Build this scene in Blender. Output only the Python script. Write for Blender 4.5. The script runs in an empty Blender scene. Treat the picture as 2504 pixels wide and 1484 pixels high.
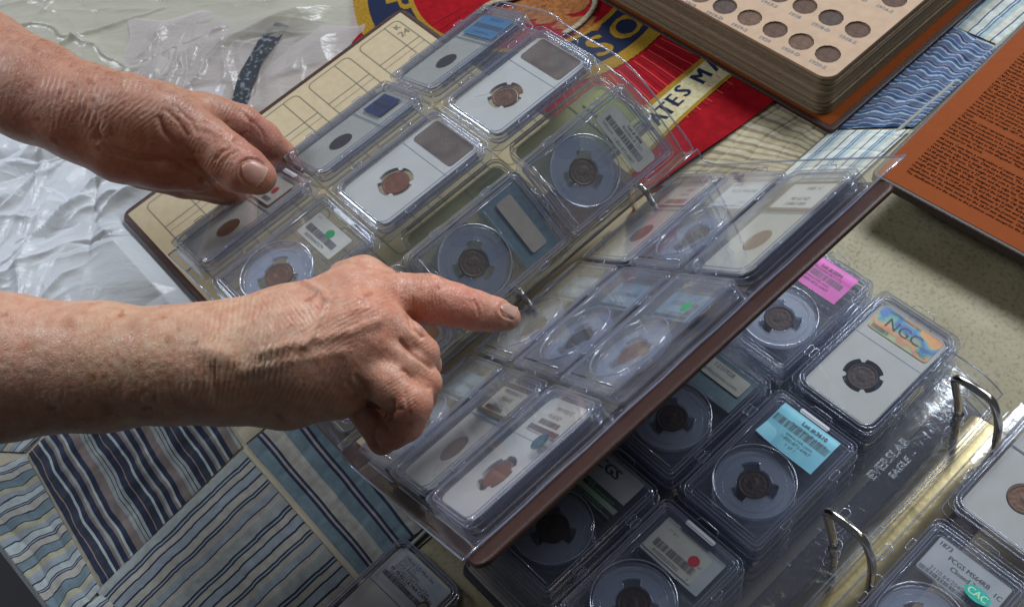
import bpy, math, random
import numpy as np
from mathutils import Vector, Matrix
random.seed(5)
S = bpy.context.scene
COL = S.collection
V = lambda *a: np.array(a, float)
# ------------------------------------------------------------------ camera (1 unit = 1 cm)
FPX, LCAM, PITCH, ROLL = 2792.8, 79.59, math.radians(36.7), math.radians(-10.53)
CAM = V(0, -LCAM*math.sin(PITCH), LCAM*math.cos(PITCH))
FWD = -CAM/LCAM
_up = np.cross(V(1, 0, 0), FWD)
RGT = V(1, 0, 0)*math.cos(ROLL)+_up*math.sin(ROLL)
UPV = -V(1, 0, 0)*math.sin(ROLL)+_up*math.cos(ROLL)
cd = bpy.data.cameras.new('camera'); cam = bpy.data.objects.new('camera', cd); COL.objects.link(cam)
cam.matrix_world = Matrix([[RGT[i], UPV[i], -FWD[i], CAM[i]] for i in range(3)]+[[0, 0, 0, 1]])
cd.sensor_width = 36; cd.lens = FPX/2504*36; cd.clip_start = 1; cd.clip_end = 2000
cd.dof.use_dof = True; cd.dof.focus_distance = 71; cd.dof.aperture_fstop = 0.16
S.camera = cam

def ray(px, py): return FWD+RGT*(px-1252)/FPX-UPV*(py-742)/FPX
def onplane(px, py, o, n):
    v = ray(px, py); return CAM+v*(((o-CAM)@n)/(v@n))
def at(px, py, z): return onplane(px, py, V(0, 0, z), V(0, 0, 1))
def proj(X):
    X = np.atleast_2d(X)-CAM; z = X@FWD
    return np.stack([1252+FPX*(X@RGT)/z, 742-FPX*(X@UPV)/z, z], 1)

# ------------------------------------------------------------------ world, lamps, exposure
W = bpy.data.worlds.new("World"); S.world = W; W.use_nodes = True
bg = W.node_tree.nodes['Background']; bg.inputs[0].default_value = (.60, .68, .82, 1); bg.inputs[1].default_value = .10
def area(name, loc, target, size, sy, power, col):
    l = bpy.data.lights.new(name, 'AREA'); l.shape = 'RECTANGLE'; l.size = size; l.size_y = sy; l.energy = power; l.color = col
    o = bpy.data.objects.new(name, l); COL.objects.link(o); o.location = loc
    o.rotation_euler = (Vector(target)-Vector(loc)).to_track_quat('-Z', 'Y').to_euler(); return o
area('window_lamp', (85, 150, 150), (-5, 0, 0), 70, 50, 520000, (.90, .95, 1.0))
area('right_window_lamp', (150, 65, 150), (0, 0, 0), 80, 60, 340000, (.86, .93, 1.0))
area('side_window_lamp', (-140, 90, 120), (0, 0, 5), 55, 55, 290000, (.84, .90, 1.0))
area('room_lamp', (60, -60, 190), (5, 0, 0), 60, 60, 15000, (1.0, .84, .62))
S.view_settings.view_transform = 'Standard'; S.view_settings.look = 'None'
S.view_settings.exposure = -0.48; S.view_settings.gamma = 1
cy = S.cycles
cy.max_bounces = 14; cy.transparent_max_bounces = 64; cy.transmission_bounces = 10; cy.glossy_bounces = 4; cy.diffuse_bounces = 3
cy.caustics_reflective = False; cy.caustics_refractive = False; cy.use_denoising = True
cy.sample_clamp_indirect = 4

# ------------------------------------------------------------------ mesh helpers
class G:                       # bag of vertices and faces
    def __init__(s): s.v = []; s.f = []; s.m = []
    def add(s, v, f, mi=0):
        o = len(s.v); s.v += [tuple(map(float, p)) for p in v]; s.f += [tuple(i+o for i in q) for q in f]; s.m += [mi]*len(f); return s
    def merge(s, g, off=(0, 0, 0), mi=None):
        o = len(s.v); s.v += [(p[0]+off[0], p[1]+off[1], p[2]+off[2]) for p in g.v]
        s.f += [tuple(i+o for i in q) for q in g.f]; s.m += (g.m if mi is None else [mi]*len(g.f)); return s
def mesh(name, g, mats, smooth=False):
    me = bpy.data.meshes.new(name); me.from_pydata(g.v, [], g.f)
    for m in (mats if isinstance(mats, (list, tuple)) else [mats]): me.materials.append(m)
    if any(g.m): me.polygons.foreach_set('material_index', g.m)
    if smooth: me.polygons.foreach_set('use_smooth', [True]*len(g.f))
    me.update(); return me
def mob(name, me, parent=None, M=None):
    o = bpy.data.objects.new(name, me); COL.objects.link(o)
    if parent is not None: o.parent = parent
    if M is not None: o.matrix_local = M
    return o
def part(name, g, mat, parent, smooth=False, M=None, label=None):
    o = mob(name, mesh(name, g, mat, smooth), parent, M)
    if label: o['label'] = label
    return o
def tag(o, label, cat, group=None):
    o['label'] = label; o['category'] = cat
    if group: o['group'] = group
    return o
def thing(name, label, cat, M=None, group=None):
    o = bpy.data.objects.new(name, None); o.empty_display_size = 1; COL.objects.link(o)
    if M is not None: o.matrix_world = M
    return tag(o, label, cat, group)
def struct(name, g, mat, smooth=False):
    o = part(name, g, mat, None, smooth); o['kind'] = 'structure'; return o
def frameM(o, a, d):
    n = np.cross(a, d); return Matrix([[a[i], d[i], n[i], o[i]] for i in range(3)]+[[0, 0, 0, 1]])
T = Matrix.Translation

def rrect(x0, y0, x1, y1, r, n=5):
    out = []
    for cx, cyy, a0 in ((x1-r, y1-r, 0), (x0+r, y1-r, 90), (x0+r, y0+r, 180), (x1-r, y0+r, 270)):
        for i in range(n+1):
            t = math.radians(a0+90*i/n); out.append((cx+r*math.cos(t), cyy+r*math.sin(t)))
    return out
def circle(cx, cyy, r, n=40): return [(cx+r*math.cos(2*math.pi*i/n), cyy+r*math.sin(2*math.pi*i/n)) for i in range(n)]
def prism(pts, z0, z1, bev=0.0, g=None, mi=0):
    """closed outline extruded, with a small chamfer at the top"""
    g = g or G(); n = len(pts)
    cx = sum(p[0] for p in pts)/n; cyy = sum(p[1] for p in pts)/n
    def lay(z, d):
        o = []
        for i, p in enumerate(pts):
            a, b = pts[i-1], pts[(i+1) % n]; tx, ty = b[0]-a[0], b[1]-a[1]; L = math.hypot(tx, ty) or 1
            nx, ny = ty/L, -tx/L
            if nx*(p[0]-cx)+ny*(p[1]-cyy) < 0: nx, ny = -nx, -ny
            o.append((p[0]-nx*d, p[1]-ny*d, z))
        return o
    L = [lay(z0, 0)]
    if bev: L += [lay(z1-bev, 0), lay(z1-bev*.3, bev*.3), lay(z1, bev)]
    else: L.append(lay(z1, 0))
    v = sum(L, []); f = []
    for k in range(len(L)-1):
        for i in range(n): f.append((k*n+i, k*n+(i+1) % n, (k+1)*n+(i+1) % n, (k+1)*n+i))
    f.append(tuple(range((len(L)-1)*n, len(L)*n))); f.append(tuple(reversed(range(n))))
    return g.add(v, f, mi)
def flat(pts, z, g=None, mi=0):
    g = g or G(); return g.add([(x, y, z) for x, y in pts], [tuple(range(len(pts)))], mi)
def sweep(path, r, closed=True, n=6, g=None, mi=0, sq=1.0):
    """tube of radius r along 3-D path"""
    g = g or G(); P = [V(*p) for p in path]; N = len(P); v = []
    ref = V(0, 0, 1); prev = None
    for i, p in enumerate(P):
        a = P[i-1] if (closed or i > 0) else p; b = P[(i+1) % N] if (closed or i < N-1) else p
        t = b-a; t /= (np.linalg.norm(t)+1e-9)
        if prev is None:
            k = ref if abs(t[2]) < .9 else V(1, 0, 0)
            s = np.cross(t, k)
        else: s = prev-t*(prev@t)
        s /= np.linalg.norm(s); prev = s; u = np.cross(s, t)
        rr = r[i] if hasattr(r, '__len__') else r
        for j in range(n):
            an = 2*math.pi*j/n; v.append(p+rr*(math.cos(an)*s+math.sin(an)*u*sq))
    f = []
    for i in range(N if closed else N-1):
        for j in range(n):
            f.append((i*n+j, i*n+(j+1) % n, ((i+1) % N)*n+(j+1) % n, ((i+1) % N)*n+j))
    if not closed: f += [tuple(reversed(range(n))), tuple(range((N-1)*n, N*n))]
    return g.add(v, f, mi)
def ring3(pts, z): return [(x, y, z) for x, y in pts]
def smooth_path(P, k=3):
    P = [V(*p) for p in P]
    for _ in range(k):
        Q = [P[0]]
        for a, b in zip(P[:-1], P[1:]): Q += [a*.75+b*.25, a*.25+b*.75]
        P = Q+[P[-1]]
    return P
_tc = {}
def text_geo(s, size=1.0, res=1):
    k = (s, res)
    if k not in _tc:
        c = bpy.data.curves.new('t', 'FONT'); c.body = s; c.size = 1; c.resolution_u = res; c.align_x = 'CENTER'; c.align_y = 'CENTER'
        o = bpy.data.objects.new('t', c); COL.objects.link(o); bpy.context.view_layer.update()
        me = bpy.data.meshes.new_from_object(o.evaluated_get(bpy.context.evaluated_depsgraph_get()))
        _tc[k] = ([tuple(v.co) for v in me.vertices], [tuple(p.vertices) for p in me.polygons])
        bpy.data.meshes.remove(me); bpy.data.objects.remove(o); bpy.data.curves.remove(c)
    v, f = _tc[k]
    return [(x*size, y*size, z) for x, y, z in v], f
def outline_text(g, s, x, y, size, z, rot, r=.03):
    c = bpy.data.curves.new('t', 'FONT'); c.body = s; c.size = size; c.resolution_u = 2; c.align_x = 'CENTER'; c.align_y = 'CENTER'; c.fill_mode = 'NONE'; c.bevel_depth = r; c.bevel_resolution = 1
    o = bpy.data.objects.new('t', c); COL.objects.link(o); bpy.context.view_layer.update()
    me = bpy.data.meshes.new_from_object(o.evaluated_get(bpy.context.evaluated_depsgraph_get())); k, sn = math.cos(rot), math.sin(rot)
    g.add([(x+v.co.x*k-v.co.y*sn, y+v.co.x*sn+v.co.y*k, z+v.co.z) for v in me.vertices], [tuple(p.vertices) for p in me.polygons])
    bpy.data.meshes.remove(me); bpy.data.objects.remove(o); bpy.data.curves.remove(c)
def put_text(g, s, x, y, size, z=0, rot=0, mi=0, bold=0.0, sx=1.0, res=1):
    v, f = text_geo(s, size, res); c, sn = math.cos(rot), math.sin(rot)
    for dx in ((0,) if not bold else (-bold, bold)):
        g.add([(x+((p[0]*sx+dx)*c-p[1]*sn), y+((p[0]*sx+dx)*sn+p[1]*c), z+(0 if dx <= 0 else .0006)) for p in v], f, mi)
def barcode(g, x, y, w, h, z, mi=0, rnd=None, rot=0):
    rnd = rnd or random.Random(int((x+y+w)*997)); t = 0
    c, s = math.cos(rot), math.sin(rot)
    while t < w:
        b = rnd.choice((.025, .035, .055, .075)); b = min(b, w-t)
        q = [(t, 0), (t+b, 0), (t+b, h), (t, h)]
        g.add([(x+p[0]*c-p[1]*s, y+p[0]*s+p[1]*c, z) for p in q], [(0, 1, 2, 3)], mi); t += b+rnd.choice((.025, .03, .05))

# ------------------------------------------------------------------ materials
def nm(name):
    m = bpy.data.materials.new(name); m.use_nodes = True; nt = m.node_tree
    for n in list(nt.nodes):
        if n.type == 'BSDF_PRINCIPLED': nt.nodes.remove(n)
    return m, nt, nt.nodes['Material Output']
def N(nt, t, **k):
    n = nt.nodes.new(t)
    for a, b in k.items():
        if a in n.inputs: n.inputs[a].default_value = b
        else: setattr(n, a, b)
    return n
def rgb(c): return (c[0], c[1], c[2], 1)
def pmat(name, c, rough=.5, metal=0, spec=.5, c2=None, scale=3, bump=0, bscale=20, detail=6, coat=0, aniso=None, contrast=(.35, .65), sheen=0):
    m, nt, out = nm(name); b = N(nt, 'ShaderNodeBsdfPrincipled'); L = nt.links.new
    b.inputs['Base Color'].default_value = rgb(c); b.inputs['Roughness'].default_value = rough; b.inputs['Metallic'].default_value = metal
    b.inputs['Specular IOR Level'].default_value = spec; b.inputs['Coat Weight'].default_value = coat; b.inputs['Sheen Weight'].default_value = sheen
    tc = N(nt, 'ShaderNodeTexCoord')
    vec = tc.outputs['Object']
    if aniso:
        mp = N(nt, 'ShaderNodeMapping'); mp.inputs['Scale'].default_value = aniso; L(vec, mp.inputs[0]); vec = mp.outputs[0]
    if c2:
        n = N(nt, 'ShaderNodeTexNoise'); n.inputs['Scale'].default_value = scale; n.inputs['Detail'].default_value = detail
        r = N(nt, 'ShaderNodeValToRGB'); r.color_ramp.elements[0].position = contrast[0]; r.color_ramp.elements[1].position = contrast[1]
        r.color_ramp.elements[0].color = rgb(c); r.color_ramp.elements[1].color = rgb(c2)
        L(vec, n.inputs['Vector']); L(n.outputs['Fac'], r.inputs[0]); L(r.outputs[0], b.inputs['Base Color'])
    if bump:
        n2 = N(nt, 'ShaderNodeTexNoise'); n2.inputs['Scale'].default_value = bscale; n2.inputs['Detail'].default_value = 5
        bp = N(nt, 'ShaderNodeBump'); bp.inputs['Strength'].default_value = bump; bp.inputs['Distance'].default_value = .05
        L(vec, n2.inputs['Vector']); L(n2.outputs['Fac'], bp.inputs['Height']); L(bp.outputs[0], b.inputs['Normal'])
    L(b.outputs[0], out.inputs[0]); return m
def clear(name, tint=(.93, .945, .97), rough=.07, milk=.05, mcol=(.55, .6, .75), gl=1.0, base=.02, bump=0, bscale=1.2):
    m, nt, out = nm(name); L = nt.links.new
    tr = N(nt, 'ShaderNodeBsdfTransparent'); tr.inputs[0].default_value = rgb(tint)
    gy = N(nt, 'ShaderNodeBsdfGlossy'); gy.inputs['Roughness'].default_value = rough; gy.inputs['Color'].default_value = (.95, .97, 1, 1)
    df = N(nt, 'ShaderNodeBsdfDiffuse'); df.inputs['Color'].default_value = rgb(mcol)
    ge = N(nt, 'ShaderNodeNewGeometry'); dt = N(nt, 'ShaderNodeVectorMath', operation='DOT_PRODUCT'); L(ge.outputs['Normal'], dt.inputs[0]); L(ge.outputs['Incoming'], dt.inputs[1])
    ab = N(nt, 'ShaderNodeMath', operation='ABSOLUTE'); L(dt.outputs['Value'], ab.inputs[0])
    on = N(nt, 'ShaderNodeMath', operation='SUBTRACT'); on.inputs[0].default_value = 1; L(ab.outputs[0], on.inputs[1])
    pw = N(nt, 'ShaderNodeMath', operation='POWER'); pw.inputs[1].default_value = 5; L(on.outputs[0], pw.inputs[0])
    fr = N(nt, 'ShaderNodeMath', operation='MULTIPLY_ADD'); fr.inputs[1].default_value = .95; fr.inputs[2].default_value = .045; L(pw.outputs[0], fr.inputs[0])
    ma = N(nt, 'ShaderNodeMath', operation='MULTIPLY_ADD'); ma.inputs[1].default_value = gl; ma.inputs[2].default_value = base
    m1 = N(nt, 'ShaderNodeMixShader'); m1.inputs[0].default_value = milk; m2 = N(nt, 'ShaderNodeMixShader')
    L(tr.outputs[0], m1.inputs[1]); L(df.outputs[0], m1.inputs[2]); L(fr.outputs[0], ma.inputs[0]); L(ma.outputs[0], m2.inputs[0])
    L(m1.outputs[0], m2.inputs[1]); L(gy.outputs[0], m2.inputs[2]); L(m2.outputs[0], out.inputs[0])
    if bump:
        tc = N(nt, 'ShaderNodeTexCoord'); n = N(nt, 'ShaderNodeTexNoise'); n.inputs['Scale'].default_value = bscale; n.inputs['Detail'].default_value = 3
        bp = N(nt, 'ShaderNodeBump'); bp.inputs['Strength'].default_value = bump; bp.inputs['Distance'].default_value = .1
        L(tc.outputs['Object'], n.inputs['Vector']); L(n.outputs[0], bp.inputs['Height'])
        L(bp.outputs[0], gy.inputs['Normal'])
    return m
CLEAR = clear('clear_plastic', tint=(.985, .987, .992), rough=.03, milk=.035, mcol=(.58, .65, .86), gl=1.9, bump=.12, bscale=.6)
PAGE = clear('clear_vinyl', tint=(.975, .98, .99), rough=.10, milk=.025, mcol=(.6, .66, .8), gl=1.6, bump=.3, bscale=.6)
MILK = clear('milky_gasket', tint=(.90, .92, .96), rough=.22, milk=.30, mcol=(.52, .60, .78), gl=.7)
EDGE = clear('clear_edge', tint=(.80, .82, .89), rough=.09, milk=.22, mcol=(.64, .68, .88), gl=2.4, base=.05)
RIM = clear('clear_rim', tint=(.76, .78, .86), rough=.11, milk=.26, mcol=(.66, .70, .88), gl=2.4, base=.05)
WALL = clear('pocket_wall', tint=(.86, .88, .93), rough=.13, milk=.07, mcol=(.50, .54, .70), gl=1.5, base=.02, bump=.5, bscale=2.2)
FILMR = clear('sheen_pocket_film', tint=(.985, .988, .992), rough=.05, milk=.055, mcol=(.74, .75, .88), gl=1.3, bump=.25, bscale=.4)  # pale diffuse milk stands in for the window sheen on the raised page
FILM = clear('pocket_film', tint=(.985, .988, .992), rough=.05, milk=.015, mcol=(.60, .65, .84), gl=1.25, bump=.25, bscale=.4)
EMBOSS = clear('embossed_vinyl', tint=(.9, .92, .95), rough=.2, milk=.12, mcol=(.6, .65, .75), gl=1, base=.02)
WHITE = pmat('white_insert', (.60, .60, .575), .45, spec=.4, c2=(.55, .55, .52), scale=.5)
IVORY = pmat('ivory_insert', (.47, .465, .42), .5, c2=(.42, .42, .375), scale=.6)
PAPER = pmat('label_paper', (.60, .595, .54), .6, c2=(.52, .515, .46), scale=1.2)
INK = pmat('black_ink', (.02, .02, .03), .5)
INKB = pmat('brown_ink', (.10, .055, .04), .6)
SLOTC = pmat('cyan_paper', (.20, .58, .72), .5, c2=(.16, .50, .66), scale=1)
PINK = pmat('magenta_paper', (.66, .08, .46), .5, c2=(.60, .06, .40), scale=1)
BLUEL = pmat('blue_sticker', (.06, .22, .42), .6, c2=(.05, .18, .36), scale=2)
NAVYL = pmat('navy_sticker', (.012, .02, .11), .5)
GREYL = pmat('grey_blue_label', (.40, .44, .49), .5, c2=(.50, .53, .56), scale=.6)
RED = pmat('red_dot_paper', (.55, .01, .03), .5); GREEN = pmat('green_dot_paper', (.01, .32, .09), .5)
TEAL = pmat('teal_frame', (.12, .20, .25), .5, c2=(.16, .25, .29))
TAN = pmat('tan_label', (.48, .43, .37), .6, c2=(.42, .38, .33), scale=1.5)
BROWNL = pmat('brown_foil_label', (.13, .092, .07), .35, c2=(.22, .17, .13), scale=.7, metal=.2)
BROWN = pmat('brown_band', (.14, .08, .045), .6)
SILVERINK = pmat('foil_silver', (.55, .55, .52), .25, metal=.9)
GREENINK = pmat('green_ink', (.05, .75, .15), .5)
CHROME = pmat('chrome', (.78, .74, .68), .12, metal=1, bump=.08, bscale=6)
GOLDM = pmat('brass_plate', (.62, .50, .26), .28, metal=.85, c2=(.52, .43, .24), scale=.8, bump=.3, bscale=2)
BOARD = pmat('brown_leatherette', (.052, .019, .012), .42, c2=(.035, .013, .009), scale=6, bump=.5, bscale=14, spec=.5)
BLACKB = pmat('dark_leatherette', (.018, .015, .016), .5, bump=.4, bscale=16)
LINING = pmat('tan_lining', (.46, .37, .235), .55, c2=(.42, .34, .21), scale=1.5)
GOLDB = pmat('gold_foil_print', (.17, .15, .10), .45)
DARKIN = pmat('dark_lining', (.07, .055, .05), .5)

def holo_mat():
    m, nt, out = nm('rainbow_foil'); L = nt.links.new
    b = N(nt, 'ShaderNodeBsdfPrincipled'); b.inputs['Metallic'].default_value = .35; b.inputs['Roughness'].default_value = .35
    tc = N(nt, 'ShaderNodeTexCoord'); sp = N(nt, 'ShaderNodeSeparateXYZ'); L(tc.outputs['Object'], sp.inputs[0])
    no = N(nt, 'ShaderNodeTexNoise'); no.inputs['Scale'].default_value = .9; L(tc.outputs['Object'], no.inputs['Vector'])
    ma = N(nt, 'ShaderNodeMath', operation='MULTIPLY_ADD'); ma.inputs[1].default_value = .42; L(sp.outputs[1], ma.inputs[0]); L(no.outputs[0], ma.inputs[2])
    mb = N(nt, 'ShaderNodeMath', operation='MULTIPLY_ADD'); mb.inputs[1].default_value = .06; L(sp.outputs[0], mb.inputs[0]); L(ma.outputs[0], mb.inputs[2])
    fr = N(nt, 'ShaderNodeMath', operation='FRACT'); L(mb.outputs[0], fr.inputs[0])
    r = N(nt, 'ShaderNodeValToRGB'); cr = r.color_ramp; cr.elements[0].position = 0; cr.elements[0].color = (.42, .20, .10, 1); cr.elements[1].position = 1; cr.elements[1].color = (.42, .20, .10, 1)
    for p, c in ((.12, (.62, .28, .10)), (.26, (.10, .34, .26)), (.36, (.05, .12, .38)), (.5, (.10, .30, .42)), (.62, (.60, .36, .08)), (.75, (.65, .22, .12)), (.88, (.22, .45, .22))):
        e = cr.elements.new(p); e.color = rgb(c)
    wv = N(nt, 'ShaderNodeTexWave'); wv.bands_direction = 'Y'; wv.inputs['Scale'].default_value = 2.6; wv.inputs['Distortion'].default_value = 1.0
    L(tc.outputs['Object'], wv.inputs['Vector'])
    mx = N(nt, 'ShaderNodeMix', data_type='RGBA', blend_type='MULTIPLY'); mx.inputs[0].default_value = .55
    L(fr.outputs[0], r.inputs[0]); L(r.outputs[0], mx.inputs[6]); L(wv.outputs['Color'], mx.inputs[7]); L(mx.outputs[2], b.inputs['Base Color'])
    L(b.outputs[0], out.inputs[0]); return m
HOLO = holo_mat()
def coin_mat(name, c, c2, rough=.5, metal=.3):
    m, nt, out = nm(name); L = nt.links.new
    b = N(nt, 'ShaderNodeBsdfPrincipled'); b.inputs['Metallic'].default_value = metal; b.inputs['Roughness'].default_value = rough; b.inputs['Specular IOR Level'].default_value = .25
    tc = N(nt, 'ShaderNodeTexCoord')
    n = N(nt, 'ShaderNodeTexNoise'); n.inputs['Scale'].default_value = 2.2; n.inputs['Detail'].default_value = 6
    r = N(nt, 'ShaderNodeValToRGB'); r.color_ramp.elements[0].position = .3; r.color_ramp.elements[1].position = .75
    r.color_ramp.elements[0].color = rgb(c); r.color_ramp.elements[1].color = rgb(c2)
    v = N(nt, 'ShaderNodeTexVoronoi'); v.inputs['Scale'].default_value = 4.5; v.feature = 'SMOOTH_F1'
    n2 = N(nt, 'ShaderNodeTexNoise'); n2.inputs['Scale'].default_value = 5; n2.inputs['Detail'].default_value = 4; n2.inputs['Distortion'].default_value = 1.5
    ad = N(nt, 'ShaderNodeMath', operation='ADD'); L(v.outputs[0], ad.inputs[0]); L(n2.outputs[0], ad.inputs[1])
    bp = N(nt, 'ShaderNodeBump'); bp.inputs['Strength'].default_value = .30; bp.inputs['Distance'].default_value = .05
    for x in (n, v, n2): L(tc.outputs['Object'], x.inputs['Vector'])
    L(n.outputs[0], r.inputs[0]); L(r.outputs[0], b.inputs['Base Color']); L(ad.outputs[0], bp.inputs['Height']); L(bp.outputs[0], b.inputs['Normal'])
    L(b.outputs[0], out.inputs[0]); return m
COIN_D = coin_mat('dark_copper', (.022, .012, .009), (.055, .028, .02))
COIN_M = coin_mat('brown_copper', (.11, .052, .024), (.19, .092, .042), metal=.35)
COIN_R = coin_mat('red_brown_copper', (.15, .052, .02), (.24, .09, .035), metal=.35)
COIN_G = coin_mat('worn_brass_copper', (.11, .08, .055), (.17, .125, .085), metal=.3)

# ------------------------------------------------------------------ noise for numpy
def vnoise(x, y, seed=0):
    x = np.asarray(x, float); y = np.asarray(y, float)
    xi = np.floor(x).astype(np.int64); yi = np.floor(y).astype(np.int64); xf = x-xi; yf = y-yi
    def h(a, b):
        n = (a*374761393+b*668265263+seed*982451653) & 0x7fffffff
        n = ((n ^ (n >> 13))*1274126177) & 0x7fffffff
        return ((n ^ (n >> 16)) & 0xffff)/65535.
    u = xf*xf*(3-2*xf); v = yf*yf*(3-2*yf)
    return (h(xi, yi)*(1-u)+h(xi+1, yi)*u)*(1-v)+(h(xi, yi+1)*(1-u)+h(xi+1, yi+1)*u)*v
def fbm(x, y, seed=0, o=4):
    s = 0; a = .5
    for k in range(o): s = s+a*vnoise(x*2**k, y*2**k, seed+k*7); a *= .5
    return s

# ------------------------------------------------------------------ shared slab parts
def coin_geo(r=.95):
    n = 56; rad = np.concatenate([np.linspace(.04, .84, 13), [.88, .93, .985, 1.0, 1.0]])*r; v = [(0, 0, .02)]; f = []
    for k, rr in enumerate(rad):
        for i in range(n):
            t = 2*math.pi*i/n; x, y = rr*math.cos(t), rr*math.sin(t)
            if k < 13:
                q = rr/r; w = math.exp(-((q-.66)/.09)**2)*(.5+.5*math.sin(17*t)*math.sin(5*t+1)); leg = math.exp(-((q-.80)/.03)**2)*max(0, math.sin(27*t))
                hd = max(0, 1-((x+.06)/.30)**2-((y-.02)/.42)**2); z = .028*w+.016*leg+.035*min(hd, .6)+.022*hd*float(fbm(x*9+3, y*9+7, 5))
            else: z = (.028, .034, .026, .0, -.10)[k-13]
            v.append((x, y, z))
    for i in range(n): f.append((0, 1+i, 1+(i+1) % n))
    for k in range(len(rad)-1):
        for i in range(n): f.append((1+k*n+i, 1+(k+1)*n+i, 1+(k+1)*n+(i+1) % n, 1+k*n+(i+1) % n))
    return G().add(v, f)
CG = coin_geo()
ME = {}
def cached(key, g, mat, smooth=False):
    k = (key, getattr(mat, 'name', str(mat)))
    if k not in ME: ME[k] = mesh(key, g() if callable(g) else g, mat, smooth)
    return ME[k]
def hole_ring(x0, y0, x1, y1, r, hole, n=72, z=.0, depth=.28):
    """plate with a shaped hole; hole(angle)->radius, centre 0,0"""
    g = G(); out = rrect(x0, y0, x1, y1, r, 8); o2 = []
    angs = [2*math.pi*i/n for i in range(n)]
    M_ = len(out)
    for a in angs:
        c, s = math.cos(a), math.sin(a); best = None
        for i in range(M_):
            p, q = out[i], out[(i+1) % M_]; dx, dy = q[0]-p[0], q[1]-p[1]; den = c*dy-s*dx
            if abs(den) < 1e-9: continue
            t = (p[0]*dy-p[1]*dx)/den; u = (p[0]*s-p[1]*c)/den
            if t > 0 and -1e-6 <= u <= 1+1e-6 and (best is None or t < best): best = t
        o2.append((c*best, s*best))
    inn = [(hole(a)*math.cos(a), hole(a)*math.sin(a)) for a in angs]
    v = [(x, y, z) for x, y in o2]+[(x, y, z) for x, y in inn]+[(x, y, z-depth) for x, y in inn]+[(x, y, z-depth) for x, y in o2]
    f = []
    for i in range(n):
        j = (i+1) % n; f += [(i, j, n+j, n+i), (n+i, n+j, 2*n+j, 2*n+i), (3*n+i, 3*n+j, j, i)]
    return g.add(v, f)
def tab_hole(a):                       # round opening with four prongs that hold the coin
    d = min(abs(((math.degrees(a)-t+180) % 360)-180) for t in (33, 123, 213, 303))
    return 1.0 if d < 8 else 1.24
X0, X1, Y0, Y1 = -2.8, 2.8, -3.15, 5.75
def case_geo(rad):
    g = G(); o = rrect(X0, Y0, X1, Y1, rad, 6)
    return prism(o, -.45, .45, .12, g)
def rims_geo(rad, kind):
    g = G()
    sweep(ring3(rrect(X0+.04, Y0+.04, X1-.04, Y1-.04, rad, 7), .42), .045, g=g)
    sweep(ring3(rrect(X0+.24, Y0+.24, X1-.24, Y1-.24, max(rad-.15, .1), 7), .47), .035, g=g)
    sweep(ring3(rrect(X0, Y0, X1, Y1, rad, 7), -.02), .045, g=g)
    sweep(ring3(rrect(X0+.05, Y0+.05, X1-.05, Y1-.05, rad, 7), -.42), .06, g=g)
    return g
def serr_geo(sx):                       # serrated grip along a long side
    g = G(); y = Y0+.9
    g.merge(prism([(sx-.03, y), (sx+.03, y), (sx+.03, Y1-.9), (sx-.03, Y1-.9)], -.16, .28))
    while y < Y1-.9:
        g.merge(prism([(sx-.05, y), (sx+.05, y), (sx+.05, y+.07), (sx-.05, y+.07)], -.16, .3)); y += .16
    return g
def gasket_geo():
    g = G()
    def hole(a):
        d = min(abs(((math.degrees(a)-t+180) % 360)-180) for t in (20, 140, 260))
        return 1.42 if d < 24 else 1.02
    n = 96; v = []; f = []
    for i in range(n):
        a = 2*math.pi*i/n; c, s = math.cos(a), math.sin(a); h = hole(a)
        v += [(2.28*c, 2.28*s, .12), (h*c, h*s, .12), (h*c, h*s, -.12), (2.28*c, 2.28*s, -.12)]
    for i in range(n):
        j = (i+1) % n
        for k in range(3): f.append((4*i+k, 4*j+k, 4*j+k+1, 4*i+k+1))
    return g.add(v, f)
def gasket_rims():
    g = G(); n = 96
    sweep(ring3(circle(0, 0, 2.40, 64), .46), .055, g=g); sweep(ring3(circle(0, 0, 2.28, 64), .2), .03, g=g)
    sweep(ring3(circle(0, 0, 1.86, 64), .14), .014, n=4, g=g)
    p = []
    for i in range(n):
        a = 2*math.pi*i/n; d = min(abs(((math.degrees(a)-t+180) % 360)-180) for t in (20, 140, 260)); h = 1.42 if d < 24 else 1.02
        p.append((h*math.cos(a), h*math.sin(a), .13))
    sweep(p, .022, n=4, g=g)
    sweep(ring3(rrect(-2.45, -2.85, 2.45, 5.45, .3), -.30), .03, n=4, g=g)
    sweep([(-2.2, 2.55, .40), (2.2, 2.55, .40)], .03, closed=False, n=4, g=g)
    sweep([(-2.35, -2.72, .5), (2.35, -2.72, .5)], .05, closed=False, n=5, g=g)
    sweep([(-2.42, -2.6, .5), (-2.42, 5.2, .5)], .025, closed=False, n=5, g=g)
    return g

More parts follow.
